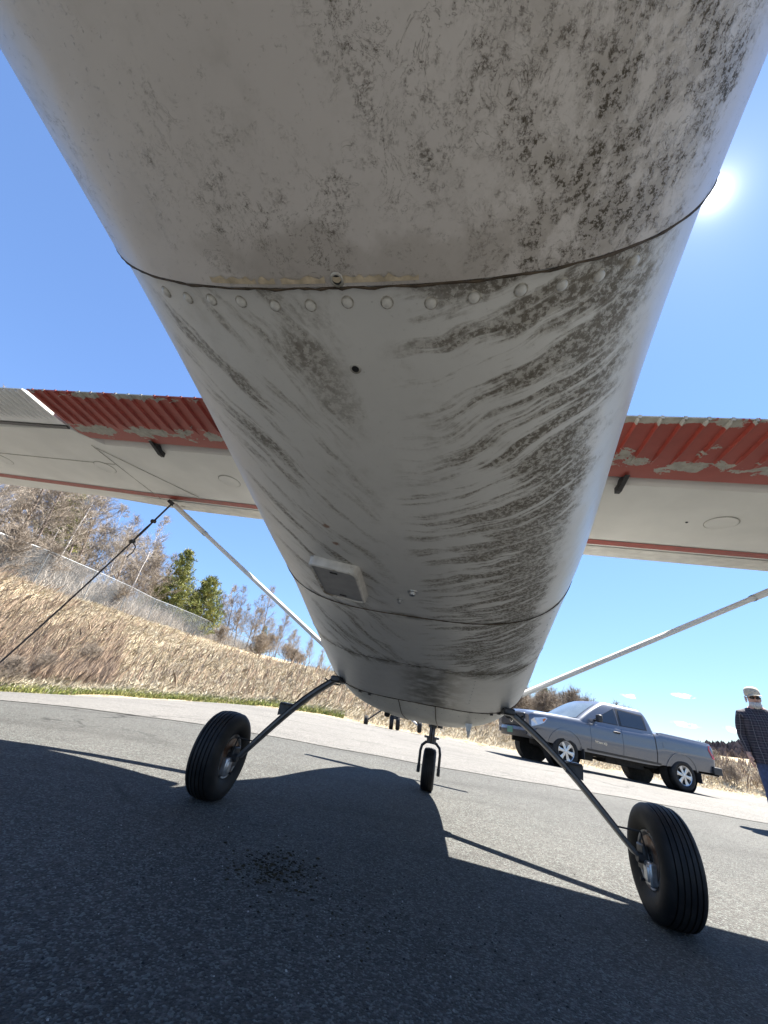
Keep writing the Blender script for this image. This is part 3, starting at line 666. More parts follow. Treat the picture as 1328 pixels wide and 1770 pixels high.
    dv = (Bp-A)/np.linalg.norm(Bp-A); ch = np.array([0, 1.0, 0]); ch = ch-dv*(ch@dv); ch /= np.linalg.norm(ch); nn = np.cross(dv, ch)
    def strut(a, b, c, t, n=18):
        P = []
        for k in np.linspace(a, b, 6): P.append([A+(Bp-A)*k+ch*c*(math.cos(q)+.15*math.cos(2*q))+nn*t*math.sin(q) for q in np.linspace(0, 2*np.pi, n, endpoint=False)])
        return MB().grid(np.array(P), cv=True)
    st = strut(0, .99, .048, .019).build('wing_strut', M_WHITE, AIR)
    cf = strut(.79, .985, .056, .024); cf.build('strut_cuff', M_PLATE2 if False else M_WHITE, st)
    MB().box(Bp+np.array([0, .0, -.005]), (.09, .10, .035), np.stack([dv, ch, nn], 1)).build('strut_fitting', M_DARKM, st, bevel=.006)
    MB().box(A+np.array([s*.0, 0, 0]), (.10, .13, .05), np.stack([dv, ch, nn], 1)).build('strut_fairing', M_WHITE, st, bevel=.012)

# ---- wheels and legs
def wheel(name, c, R_, W_, sgn, parent, main=True):
    hub = MB().lathe([(-W_*.42, .03), (-W_*.42, .012), (-W_*.3, .001)][::1], (0, 0, 0), 0, 20).build(name, M_ALU, parent); hub.location = c
    g = .004; rr = R_
    tread = []
    h = W_/2
    prof = [(-h*.62, rr*.47), (-h*.80, rr*.52), (-h*.93, rr*.62), (-h*1.0, rr*.74), (-h*.96, rr*.85), (-h*.84, rr*.935), (-h*.70, rr*.972)]
    for t in (-.56, -.28, 0, .28, .56)[:]:
        k = rr*(1-.085*(abs(t)**2.2))
        prof += [(h*(t-.04), k), (h*(t-.032), k-g*1.6), (h*(t+.032), k-g*1.6), (h*(t+.04), k)]
    prof += [(h*.70, rr*.972), (h*.84, rr*.935), (h*.96, rr*.85), (h*1.0, rr*.74), (h*.93, rr*.62), (h*.80, rr*.52), (h*.62, rr*.47)]
    ty = MB().lathe(prof, n=72)
    # flatten the contact patch
    V = np.array(ty.v); low = V[:, 2] < -(R_-.012); V[low, 2] = -(R_-.012)+(V[low, 2]+(R_-.012))*.15; bul = np.clip((-(V[:, 2])-R_*.7)/(R_*.3), 0, 1); V[:, 0] *= 1+.05*bul; ty.v = [tuple(p) for p in V]
    ty.build('tyre', M_TYRE, hub, ang=50)
    for q in (-1, 1):
        MB().lathe([(q*h*.70, rr*.50), (q*h*.78, rr*.485), (q*h*.74, rr*.455), (q*h*.52, rr*.43), (q*h*.40, rr*.30), (q*h*.5, rr*.2), (q*h*.62, rr*.15), (q*h*.62, .001)], n=36).build('rim', M_RIM, hub)
        for k in range(6):
            a = k*math.pi/3+.3; MB().lathe([(q*h*.40, .009), (q*h*.56, .009), (q*h*.58, .005), (q*h*.58, .0005)], (0, rr*.33*math.cos(a), rr*.33*math.sin(a)), 0, 8).build('bolt', M_ALU, hub)
    if main:
        i = -sgn
        MB().lathe([(i*h*.66, rr*.40), (i*h*.70, rr*.40), (i*h*.70, rr*.20), (i*h*.66, rr*.20)], n=36, close=True).build('brake_disc', M_RIM2, hub)
        cal = MB(); cal.box((i*h*.86, -.035, -.045), (h*.42, .062, .085)); cal.box((i*h*1.05, -.035, -.045), (h*.2, .045, .06)); cal.build('brake_caliper', M_ALU, hub, bevel=.008)
        for dz in (-.075, -.015): MB().tube([(i*h*.7, -.005, dz), (i*h*1.28, -.005, dz)], .0055, 8).build('caliper_bolt', M_BLACK, hub)
        MB().box((i*h*.9, .02, .0), (h*.35, .075, .095)).build('axle_flange', M_DARKM, hub, bevel=.008)
        MB().tube([(i*h*1.35, 0, 0), (i*h*.2, 0, 0)], .02, 12).build('axle', M_DARKM, hub)
    return hub
M_RIM2 = pm('rusty_disc', (.20, .15, .12), .45, .6, .25, 50, col2=(.14, .07, .035), thr=.5)
for s in (-1, 1):
    xw = s*1.11+(.0)
    wc = (xw, 0, .208)
    wheel('main_wheel', wc, .215, .158, s, AIR)
    a = np.array([FCX+s*.50, .06, .695]); b_ = np.array([xw-s*.105, .02, .215])
    P = []; E_ = []
    for t in np.linspace(0, 1, 16):
        c = a+(b_-a)*t+np.array([0, 0, .045*math.sin(math.pi*t)*(1-t*.5)])
        d = (b_-a)/np.linalg.norm(b_-a); n_ = np.array([-d[2]*1.0, 0, d[0]]); n_ = n_/np.linalg.norm(n_)*(1 if n_[2] > 0 else -1)
        w_ = .05-.018*t; th_ = .012-.003*t
        P.append([c+np.array([0, w_, 0])-n_*th_*.6, c+np.array([0, w_, 0])+n_*th_*.6, c+np.array([0, w_*.8, 0])+n_*th_, c-np.array([0, w_*.8, 0])+n_*th_, c-np.array([0, w_, 0])+n_*th_*.6, c-np.array([0, w_, 0])-n_*th_*.6, c-np.array([0, w_*.8, 0])-n_*th_, c+np.array([0, w_*.8, 0])-n_*th_])
    mb = MB().grid(np.array(P), cv=True); o = len(mb.v); mb.f.append(tuple(range(o-8, o))); mb.mi.append(0)
    leg = mb.build('gear_leg', M_LEG, AIR, ang=30)
    up_ = [np.mean(p, axis=0) for p in P]
    MB().tube([q+np.array([0, -.05+.022*i/15, .012]) for i, q in enumerate(up_[:14])]+[np.array(wc)+np.array([-s*.10, -.05, .10]), np.array(wc)+np.array([-s*.085, -.045, .03])], .0045, 6).build('brake_line', M_BLACK, leg)
    c = up_[8]
    MB().box(c+np.array([s*.012, -.02, .045]), (.06, .075, .010)).build('boarding_step', M_DARKM, leg, bevel=.003)
    MB().prism([(c[0]-s*.03, c[2]), (c[0]+s*.05, c[2]-.02), (c[0]+s*.052, c[2]+.042), (c[0]-s*.025, c[2]+.042)], 1, c[1]-.035, c[1]-.025).build('step_bracket', M_DARKM, leg, smooth=False)
    MB().box(up_[0]+np.array([-s*.01, -.0, .0]), (.06, .16, .035)).build('leg_fairing', M_DARKM, leg, bevel=.01)
nwc = (.0, 1.87, .165)
wheel('nose_wheel', nwc, .172, .118, 1, AIR, main=False)
fk = MB(); X0, Y0 = nwc[0], nwc[1]
fk.tube([(X0-.092, Y0+.0, .14), (X0-.092, Y0, .30), (X0-.082, Y0, .345), (X0-.05, Y0, .375), (X0, Y0, .385), (X0+.05, Y0, .375), (X0+.082, Y0, .345), (X0+.092, Y0, .30), (X0+.092, Y0, .14)], .013, 10)
fk.build('nose_fork', M_DARKM, AIR)
for s in (-1, 1): MB().box((X0+s*.092, Y0, .155), (.03, .05, .06)).build('fork_end', M_DARKM, AIR, bevel=.006)
MB().tube([(X0, Y0, .37), (X0, Y0, .42), (X0, Y0-.005, .425), (X0, Y0-.005, .50), (X0, Y0-.008, .505), (X0, Y0-.01, .70)], [.045, .045, .028, .028, .04, .042], 16).build('nose_strut', M_DARKM, AIR)
MB().lathe([(-.008, .001), (-.008, .07), (.008, .07), (.008, .001)], (X0, Y0, .42), 2, 24).build('steering_collar', M_DARKM, AIR)
MB().tube([(X0+.07, Y0-.03, .62), (X0+.07, Y0-.03, .51)], [.026, .024], 12).build('shimmy_damper', M_DARKM, AIR)
tl = MB(); tl.tube([(X0, Y0-.06, .39), (X0-.0, Y0-.12, .45), (X0, Y0-.05, .52)], .012, 6); tl.build('torque_link', M_DARKM, AIR)
# ================================================================== tie-down rope
def w2(q): return p2w(q)
M_ROPE = pm('weathered_rope', (.055, .048, .042), .85, 0, .3, 60, bump=.5, bscale=200)
ra = w2((FCX-2.77, .70, 2.03)); rb = np.array([-3.1, 3.4, float(gz(-3.1, 3.4))-.01])
def rp(t): return ra+(rb-ra)*t+np.array([0, 0, -.05*math.sin(math.pi*t)])
rope = empty('tie_down_rope', tuple(rb), label='dark tie-down rope running from the left wing strut to the ground', cat='rope')
def rbuild(mb, name): o = mb.build(name, M_ROPE, rope); o.location = -Vector(rb); return o
rbuild(MB().tube([rp(t) for t in np.linspace(.20, 1, 20)], .0075, 8), 'rope_line')
side = np.array([.35, .1, .25]); side /= np.linalg.norm(side)
for k in (-1, 1): rbuild(MB().tube([rp(t)+side*k*.012*math.sin(math.pi*(t-.09)/.12) for t in np.linspace(.09, .21, 10)], .006, 7), 'rope_loop')
rbuild(MB().tube([rp(t) for t in np.linspace(0, .10, 6)], .009, 8), 'rope_line')
for t in (.095, .205): rbuild(MB().lathe([(-.03, .004), (-.022, .018), (-.008, .022), (.004, .017), (.016, .021), (.028, .004)], tuple(rp(t)), 0, 10), 'knot')
rbuild(MB().tube([rp(.205), rp(.205)+np.array([.05, .0, -.05]), rp(.205)+np.array([.06, -.02, -.11]), rp(.205)+np.array([.03, -.03, -.17])], .005, 6), 'loose_end')

# ================================================================== trees
def seg(V, F, a, b, ra_, rb_, n=3):
    d = b-a; L = np.linalg.norm(d)+1e-9; d = d/L; ref = np.array([0, 0, 1.0]) if abs(d[2]) < .8 else np.array([1.0, 0, 0])
    u = np.cross(d, ref); u /= np.linalg.norm(u); w = np.cross(d, u); o = len(V)
    for c, r in ((a, ra_), (b, rb_)):
        for k in range(n):
            q = 2*math.pi*k/n; V.append(c+r*(math.cos(q)*u+math.sin(q)*w))
    for k in range(n): F.append((o+k, o+(k+1) % n, o+n+(k+1) % n, o+n+k))
def bare_tree(h, seed, spread=.5, stems=1, limbs=26, tr=.09, updir=.9):
    g = np.random.default_rng(seed); TV, TF, CV, CF = [], [], [], []
    for st in range(stems):
        p = np.array([g.normal(0, .25)*(stems > 1), g.normal(0, .25)*(stems > 1), -.3]); lean = g.normal(0, .05+.05*(stems > 1), 2); pts = [p.copy()]
        n = 9
        for k in range(n): p = p+np.array([lean[0]*h/n+g.normal(0, .05), lean[1]*h/n+g.normal(0, .05), (h*.95+.3)/n*(1-.25*(st > 0)*g.random()/1)]); pts.append(p.copy())
        for k in range(n): seg(TV, TF, pts[k], pts[k+1], tr*(1-k/n*.88), tr*(1-(k+1)/n*.88), 6)
        for l in range(limbs//stems):
            t = g.uniform(.18, 1.0)**.8; q = t*n; i = min(int(q), n-1); b = pts[i]+(pts[i+1]-pts[i])*(q-i)
            a = g.uniform(0, 2*np.pi); el = g.uniform(.35, 1.1); L = h*spread*(1.08-t)*g.uniform(.45, 1.0)*.62+.35
            d = np.array([math.cos(a)*math.cos(el), math.sin(a)*math.cos(el), math.sin(el)*updir]); d /= np.linalg.norm(d)
            c = b; r = tr*.38*(1-t*.6)
            lp = [c]
            for k in range(4): d2 = d+g.normal(0, .13, 3)+np.array([0, 0, .10]); d2 /= np.linalg.norm(d2); e = c+d2*L/4; seg(CV, CF, c, e, r*(1-k/4*.75), r*(1-(k+1)/4*.75)); c = e; d = d2; lp.append(c)
            for s in range(7):
                u = g.uniform(.2, 1)*4; j = min(int(u), 3); c = lp[j]+(lp[j+1]-lp[j])*(u-j); d2 = d+g.normal(0, .5, 3)+np.array([0, 0, .15]); d2 /= np.linalg.norm(d2); L2 = L*g.uniform(.25, .55); m_ = c+d2*L2*.5; e = m_+(d2+g.normal(0, .2, 3))*L2*.5
                seg(CV, CF, c, m_, .012, .010); seg(CV, CF, m_, e, .010, .006)
                for w in range(5):
                    b0 = m_+(e-m_)*g.uniform(-.6, 1); d3 = d2+g.normal(0, .6, 3); d3 /= np.linalg.norm(d3); seg(CV, CF, b0, b0+d3*g.uniform(.25, .7)*min(1, L2+.3), .008, .005)
    return (np.array(TV), np.array(TF)), (np.array(CV), np.array(CF))
M_BARKW = pm('pale_birch_bark', (.50, .47, .44), .85, 0, .25, 6, col2=(.10, .085, .075), thr=.58)
M_BARKG = pm('grey_brown_bark', (.16, .125, .105), .9, 0, .3, 6)
M_TWIG = pm('bare_twigs', (.20, .165, .13), .9, 0, .3, 1.2)
M_TWIGW = pm('pale_twigs', (.28, .245, .205), .9, 0, .25, 1.2)
VAR = []
for k, (h, sp, st, lb, tr, wm) in enumerate(((10, .55, 1, 44, .10, 1), (11, .42, 1, 40, .085, 1), (9, .7, 1, 54, .08, 1), (10.5, .62, 1, 50, .12, 0), (8, .8, 1, 56, .09, 0), (11.5, .5, 1, 48, .13, 0))):
    (tv, tf), (cv, cf) = bare_tree(h, 100+k, sp, st, lb, tr)
    VAR.append((rawmesh('trunk', tv, tf, M_BARKW if wm else M_BARKG), rawmesh('crown', cv, cf, M_TWIGW if wm else M_TWIG), h))
def put_tree(name, var, x, y, s, rz, label, group, cat='tree', dz=0.0):
    t = empty(name, (x, y, float(terrain(x, y))-.05+dz), rz, label=label, cat=cat, group=group); t.scale = (s, s, s)
    for nm, me in (('trunk', var[0]), ('crown', var[1])):
        if me is None: continue
        o = bpy.data.objects.new(me.name.split('.')[0] if cat in ('shrub', 'bush') else nm, me); COL.objects.link(o); o.parent = t
        if cat in ('shrub', 'bush') or nm == 'crown': o['kind'] = 'stuff'
    return t
g = np.random.default_rng(21)
cnt = 0; WOOD = []
def wood_tree(az, r, s=None):
    global cnt
    x, y = r*math.sin(rad(az)), r*math.cos(rad(az)); k = int(g.integers(0, 6)); birch = k < 3
    sc = (s if s else g.uniform(.85, 1.2))
    WOOD.append((az, birch, put_tree('birch_tree' if birch else 'bare_tree', VAR[k], x, y, sc, g.uniform(0, 6.28), 'pale-barked leafless birch in the wood behind the chain-link fence' if birch else 'brown leafless tree in the wood behind the chain-link fence', 'bare birches behind the fence' if birch else 'bare brown trees behind the fence')))
for az in np.linspace(-54, -29, 30): wood_tree(az+g.normal(0, .4), 23.5/math.sin(rad(-az))*g.uniform(1.04, 1.35))
for az in np.linspace(-55, -28, 22): wood_tree(az+g.normal(0, .5), 23.5/math.sin(rad(-az))*g.uniform(1.35, 1.8), g.uniform(1.1, 1.5))
for az in np.linspace(-30, -18, 12): wood_tree(az+g.normal(0, .4), g.uniform(66, 84), g.uniform(.85, 1.15))
for az in np.linspace(-18.5, -5, 16): wood_tree(az+g.normal(0, .4), g.uniform(62, 84), float(np.interp(az, [-18, -12, -6], [1.0, .72, .45]))*g.uniform(.85, 1.1))
def nth(k): return str(k)+('th' if 10 <= k % 100 <= 20 else {1: 'st', 2: 'nd', 3: 'rd'}.get(k % 10, 'th'))
for bf in (True, False):
    for k, (az, b_, o) in enumerate(sorted([w for w in WOOD if w[1] == bf], key=lambda w: w[0])):
        o['label'] = ('pale-barked leafless birch, %s birch from the left in the wood behind the fence' if bf else 'brown leafless tree, %s brown one from the left in the wood behind the fence') % nth(k+1)
# pines
def pine(h, seed, rmax):
    g = np.random.default_rng(seed); TV, TF = [], []; n = 8
    pts = [np.array([g.normal(0, .05)*k/n, g.normal(0, .05)*k/n, -.3+(h+.3)*k/n]) for k in range(n+1)]
    for k in range(n): seg(TV, TF, pts[k], pts[k+1], .16*(1-k/n*.93), .16*(1-(k+1)/n*.93), 7)
    C = []; D = []
    z = h*.10
    while z < h*.99:
        t = z/h; prof = (1-t)**.7*(.55+.45*min(1, t*4)); 
        for b in range(int(6+3*(1-t))):
            a = g.uniform(0, 6.28); L = rmax*prof*g.uniform(.65, 1.1)+.15; el = g.uniform(-.05, .35)+t*.45
            d = np.array([math.cos(a)*math.cos(el), math.sin(a)*math.cos(el), math.sin(el)]); b0 = np.array([0, 0, z]); seg(TV, TF, b0, b0+d*L*.9, .03*(1-t)+.008, .006)
            m = int(5+L*7)
            for q in range(m):
                u = g.uniform(.25, 1.0); c = b0+d*L*u+g.normal(0, .09+.10*L*.4, 3); C.append(c); D.append(d*.5+np.array([0, 0, .7])+g.normal(0, .25, 3))
        z += h*.036*g.uniform(.7, 1.3)
    C = np.array(C); D = np.array(D); D /= np.linalg.norm(D, axis=1)[:, None]; n = len(C); V = []; F = []
    for q in range(7):
        dd = D+g.normal(0, .55, (n, 3)); dd /= np.linalg.norm(dd, axis=1)[:, None]; s = np.cross(dd, g.normal(0, 1, (n, 3))); s /= np.linalg.norm(s, axis=1)[:, None]
        L = g.uniform(.16, .38, n)[:, None]; w = g.uniform(.02, .045, n)[:, None]; base = C+g.normal(0, .05, (n, 3))
        V.append(np.stack([base-s*w, base+s*w, base+dd*L], 1).reshape(-1, 3)); F.append(np.arange(n*3).reshape(-1, 3)+q*n*3)
    return rawmesh('trunk', np.array(TV), np.array(TF), M_BARKG), rawmesh('foliage', np.concatenate(V), np.concatenate(F), M_NEEDLE), h
def needle():
    m, N, b = new_mat('pine_needles'); co = N.coord(); n1 = N.noise(co, .9, 4, .6)
    c = N.mix(N.ss(n1, .35, .65), c4((.13, .16, .045)), c4((.27, .265, .085))); c = N.mix(N.ss(N.noise(co, 6, 3), .5, .7), c, c4((.045, .07, .02)))
    N.link(c, b.inputs['Base Color']); b.inputs['Roughness'].default_value = .7; b.inputs['Specular IOR Level'].default_value = .2; return m
M_NEEDLE = needle()
PN = [pine(9.2, 31, 3.5), pine(7.4, 32, 3.6), pine(10, 33, 3.0)]
def pol(az, r): return r*math.sin(rad(az)), r*math.cos(rad(az))
for (az, r, k, s, lb) in ((-27.0, 58, 0, 1.13, 'tall green pine standing in front of the bare wood, above the fence'), (-23.0, 60, 1, 1.12, 'broad yellow-green pine just right of the taller pine behind the fence'), (-29.0, 62, 1, .75, 'short green pine left of the tall pine behind the fence'), (-41.0, 48, 2, 1.18, 'dark pine crown rising among the bare trees under the left wing'), (23.6, 41, 1, .50, 'small green pine top showing between the belly and the right wing strut'), (-14.5, 80, 2, .55, 'distant small pine at the right end of the fence')):
    x, y = pol(az, r); put_tree('pine_tree', PN[k], x, y, s, az, lb, None)
# tangled undergrowth below the wood (one mass)
def undergrowth():
    g = np.random.default_rng(77); n = 42000
    y = g.uniform(16, 92, n); x = -23.2-np.abs(g.normal(0, 1, n))*5.5; z = terrain(x, y); h = g.uniform(.5, 2.6, n)*g.uniform(.5, 1, n)
    b = np.stack([x, y, z+g.uniform(-.1, .8, n)], 1); d = np.stack([g.normal(0, .45, n), g.normal(0, .45, n), np.ones(n)], 1)*h[:, None]; th = g.uniform(0, 6.28, n); w = g.uniform(.012, .03, n)
    sd = np.stack([np.cos(th), np.sin(th), 0*th], 1)*w[:, None]; V = np.stack([b-sd, b+sd, b+d], 1).reshape(-1, 3)
    o = bpy.data.objects.new('undergrowth', rawmesh('undergrowth', V, np.arange(n*3).reshape(-1, 3), M_TWIGW)); COL.objects.link(o); tag(o, 'tangled brown undergrowth at the foot of the wood behind the fence', 'undergrowth', kind='stuff')
undergrowth()
# leafless shrubs
SH = []
for k in range(3):
    (tv, tf), (cv, cf) = bare_tree(2.6, 200+k, 1.1, 5, 60, .03, .8)
    SH.append((rawmesh('stems', tv, tf, M_BARKG), rawmesh('twigs', cv, cf, M_TWIG), 2.6))
SHL = []
for i in range(30):
    az = g.uniform(12, 32.5); r = g.uniform(29, 40); x, y = pol(az, r); SHL.append((az, 'leafless brown shrub, %s from the left in the thicket behind the pickup truck', put_tree('leafless_shrub', SH[i % 3], x, y, g.uniform(.7, 1.15)*(1.0 if az < 28 else .8), g.uniform(0, 6), 'shrub', 'shrubs behind the truck', 'shrub')))
for i in range(26):
    az = g.uniform(-54, -8); r = 21.0/math.sin(rad(-az)) if az < -30 else g.uniform(42, 62); r *= g.uniform(1.02, 1.5); x, y = pol(az, r); SHL.append((az, 'leafless brown shrub, %s from the left at the foot of the wood', put_tree('leafless_shrub', SH[i % 3], x, y, g.uniform(.7, 1.3), g.uniform(0, 6), 'shrub', 'shrubs along the wood edge', 'shrub')))
for i, (az, r) in enumerate(((-44, 20.5), (-41.5, 22), (-39, 21), (-46, 23), (-36.5, 22.5), (-33, 24))):
    x, y = pol(az, r); SHL.append((az, 'low leafless bush, %s from the left of the low ones on the dry slope', put_tree('leafless_shrub', SH[i % 3], x, y, .42, i, 'shrub', 'bushes on the dry slope', 'bush')))
for i, (az, r) in enumerate(((40.4, 29), (42.8, 30), (39.3, 33), (44.8, 31))):
    x, y = pol(az, r); SHL.append((az, 'low leafless bush, %s from the left of those between the truck and the man', put_tree('leafless_shrub', SH[i % 3], x, y, .38, i, 'shrub', 'bushes by the man', 'bush')))

for q in set(w[1] for w in SHL):
    for k, w in enumerate(sorted([w for w in SHL if w[1] == q], key=lambda w: w[0])): w[2]['label'] = q % nth(k+1)
# ================================================================== chain-link fence
M_GALV = pm('galvanised_steel', (.30, .32, .34), .5, .5, .15, 8)
M_POST = pm('dull_post', (.10, .105, .11), .6, .3, .2, 8)
def chain():
    m, N, b = new_mat('chain_link'); co = N.coord(); x, y, z = N.sep(co)
    u = N.m('ADD', y, z); v = N.m('SUBTRACT', y, z)
    def line(q): return N.m('LESS_THAN', N.m('ABSOLUTE', N.m('SUBTRACT', N.m('FRACT', N.m('MULTIPLY', q, 13.0)), .5)), .055)
    a = N.m('MAXIMUM', line(u), line(v))
    b.inputs['Base Color'].default_value = (.20, .22, .235, 1); b.inputs['Metallic'].default_value = .3; b.inputs['Roughness'].default_value = .55
    N.link(a, b.inputs['Alpha']); return m
M_CHAIN = chain()
FEN = empty('chain_link_fence', (-22, 44, float(terrain(-22, 44))), label='grey chain-link fence along the top of the grassy bank', cat='fence')
fo = np.array(FEN.location)
fys = np.arange(5.9, 100, 4.8)+.0; FH = 2.45
def fx(y): return -22.0+.35*math.sin(y*.05)
pz = [float(terrain(fx(y), y)) for y in fys]
for y, z in zip(fys, pz):
    mb = MB().tube([(fx(y), y, z-.3), (fx(y), y, z+FH+.08)], .038, 8); mb.lathe([(z+FH+.08, .045), (z+FH+.13, .03), (z+FH+.15, .001)], (fx(y), y, 0), 2, 8)
    o = mb.build('post', M_POST, FEN); o.location = -Vector(fo)
o = MB().tube([(fx(y), y, z+FH) for y, z in zip(fys, pz)], .026, 6).build('top_rail', M_GALV, FEN); o.location = -Vector(fo)
yy2 = np.linspace(fys[0], fys[-1], 120)
o = MB().grid(np.array([[(fx(y)+.05, y, float(np.interp(y, fys, pz))+t) for t in (-.05, .8, 1.6, FH)] for y in yy2])).build('mesh_fabric', M_CHAIN, FEN); o.location = -Vector(fo)
# ================================================================== pickup truck (local: +Y forward, -X is the driver's side facing the camera)
FLp, RLp = np.array([5.92, 12.38]), np.array([9.60, 13.03])
dv = (FLp-RLp)/np.linalg.norm(FLp-RLp); lf = np.array([dv[1], -dv[0]])*-1          # lf: driver's side direction
lf = np.array([-dv[1], dv[0]])
tc = (FLp+RLp)/2-lf*.97-dv*.0
TR = empty('pickup_truck', label='dark grey extended-cab pickup truck parked on the taxiway', cat='truck')
zc_f = float(gz(*(tc+dv*1.9))); zc_r = float(gz(*(tc-dv*1.9))); zl = float(gz(*(tc+lf*.9))); zr = float(gz(*(tc-lf*.9)))
ty_ = np.array([dv[0]*3.8, dv[1]*3.8, zc_f-zc_r]); ty_ /= np.linalg.norm(ty_); tx_ = np.array([-lf[0]*1.8, -lf[1]*1.8, zr-zl]); tx_ -= ty_*(tx_@ty_); tx_ /= np.linalg.norm(tx_); tz_ = np.cross(tx_, ty_)
m4 = Matrix.Identity(4); zt0 = (zc_f+zc_r)/2+.006
for i in range(3): m4[i][0], m4[i][1], m4[i][2] = tx_[i], ty_[i], tz_[i]
m4[0][3], m4[1][3], m4[2][3] = tc[0], tc[1], zt0
TR.matrix_world = m4
def carpaint():
    m, N, b = new_mat('grey_metallic_paint'); co = N.coord(); n = N.noise(co, 400, 2)
    c = N.mix(N.ss(n, .35, .65), c4((.085, .095, .115)), c4((.125, .138, .165))); x, y, z = N.sep(co)
    dirt = N.m('MULTIPLY', N.ss(z, .95, .5), N.ss(N.noise(co, 5, 5), .3, .7)); c = N.mix(N.m('MULTIPLY', dirt, .4), c, c4((.17, .16, .14)))
    N.link(c, b.inputs['Base Color']); b.inputs['Metallic'].default_value = .55; b.inputs['Roughness'].default_value = .38; b.inputs['Coat Weight'].default_value = .8; b.inputs['Coat Roughness'].default_value = .06; return m
M_CAR = carpaint()
M_PLAST = pm('black_plastic', (.02, .02, .021), .55, 0, .15, 20); M_CHROME = pm('chrome', (.6, .61, .62), .18, 1.0, .05, 10)
M_CGLASS = pm('tinted_glass', (.018, .022, .028), .05, 0, .1, 2, spec=.8); M_WSG = pm('windshield_glass', (.10, .125, .14), .06, 0, .15, 2, spec=.8)
M_RED_L = pm('red_lamp', (.45, .012, .015), .15, 0, .1, 10); M_AMBER = pm('amber_lamp', (.55, .14, .02), .2, 0, .1, 10); M_LAMP = pm('clear_lamp', (.5, .51, .53), .12, .4, .1, 14)
M_PLATE_G = pm('green_plate', (.06, .20, .13), .4, 0, .1, 10); M_SILV = pm('alloy_wheel', (.50, .51, .52), .3, .8, .1, 20); M_UNDERB = pm('underbody', (.015, .014, .013), .8, 0, .3, 8)
TY = [-3.12, -3.05, -2.4, -1.25, -1.12, -.6, .5, 1.15, 1.5, 2.2, 2.65, 2.9, 3.02]
T_TOP = [1.36, 1.385, 1.40, 1.405, 1.35, 1.33, 1.31, 1.31, 1.305, 1.285, 1.265, 1.235, 1.16]
T_BOT = [.64, .62, .60, .56, .52, .50, .50, .50, .50, .54, .56, .58, .62]
T_W = [.955, .985, 1.0, 1.0, 1.0, 1.0, 1.0, 1.0, 1.005, 1.0, .985, .955, .90]
def tw(y, z):
    """half width of the body side at height z"""
    W = float(herm(y, TY, T_W)); top = float(herm(y, TY, T_TOP)); bot = float(herm(y, TY, T_BOT)); u = (z-bot)/(top-bot)
    return W*float(herm(u, [0, .18, .45, .62, .82, .94, 1.0], [.935, .968, .995, .985, .975, .945, .905]))
def body():
    P = []
    ys = np.concatenate([np.linspace(-3.12, -2.95, 5), np.linspace(-2.8, 2.2, 40), np.linspace(2.3, 3.02, 14)])
    for y in ys:
        top = float(herm(y, TY, T_TOP)); bot = float(herm(y, TY, T_BOT)); ring = []
        zs = bot+(top-bot)*np.array([0, .1, .2, .32, .45, .55, .62, .72, .82, .9, .95, 1.0])
        L = [(-tw(y, z), z) for z in zs]; cr = .035 if y > 1.2 else .012
        mid = [(-.62*tw(y, top), top+cr*.6), (-.5*tw(y, top), top+cr*.75+(.02 if y > 1.2 else 0)), (0, top+cr+(.02 if y > 1.2 else 0))]
        ring = L+mid+[(-a, z) for a, z in mid[:-1][::-1]]+[(-a, z) for a, z in L[::-1]]
        P.append([(a, y, z) for a, z in ring])
    mb = MB().grid(np.array(P), cv=True); n = len(P[0]); o = len(mb.v); mb.f.append(tuple(range(n-1, -1, -1))); mb.mi.append(0); mb.f.append(tuple(range(o-n, o))); mb.mi.append(0)
    ob = bpy.data.objects.new('tmp', mb.mesh('body', M_CAR)); COL.objects.link(ob)
    cuts = []
    for yc in (1.93, -1.92):
        c = MB().lathe([(-1.3, .001), (-1.3, .515), (1.3, .515), (1.3, .001)], (0, yc, .43), 0, 48); co_ = bpy.data.objects.new('cut', c.mesh('cut', M_UNDERB, False)); COL.objects.link(co_); cuts.append(co_)
        md = ob.modifiers.new('b', 'BOOLEAN'); md.object = co_; md.operation = 'DIFFERENCE'; md.solver = 'EXACT'
    bpy.context.view_layer.update(); dg = bpy.context.evaluated_depsgraph_get(); me = bpy.data.meshes.new_from_object(ob.evaluated_get(dg)); me.name = 'body'
    for q in cuts+[ob]: bpy.data.objects.remove(q)
    me.polygons.foreach_set('use_smooth', [True]*len(me.polygons)); me.update(); me.set_sharp_from_angle(angle=rad(32))
    bo = bpy.data.objects.new('body', me); COL.objects.link(bo); bo.parent = TR; return bo
bodyo = body()
# wheel housings, frame rails and axles under the body
for yc in (1.93, -1.92):
    for s in (-1, 1):
        MB().lathe([(s*.62, .001), (s*.62, .508), (s*.90, .508)], (0, yc, .43), 0, 40).build('wheel_housing', M_UNDERB, TR)
        # dark arch lip
        P = []
        for a in np.linspace(rad(2), rad(178), 30):
            yv, zv = yc+.515*math.cos(a), .43+.515*math.sin(a)
            if zv < .52: continue
            yo, zo = yc+.56*math.cos(a), .43+.56*math.sin(a); x0, x1 = tw(yv, zv), tw(yo, zo)
            P.append([(s*(x0-.04), yv, zv), (s*(x0+.012), yv, zv), (s*(x1+.012), yo, zo), (s*(x1-.01), yo+.0, zo+.006)])
        MB().grid(np.array(P)).build('arch_lip', M_CAR, TR)
    MB().tube([(-.8, yc, .43), (.8, yc, .43)], .05, 10).build('axle', M_UNDERB, TR); MB().lathe([(-.14, .02), (-.08, .14), (.08, .14), (.14, .02)], (.05, yc, .43), 0, 14).build('differential', M_UNDERB, TR)
for s in (-.5, .5): MB().box((s, -.05, .50), (.09, 5.6, .14)).build('frame_rail', M_UNDERB, TR)
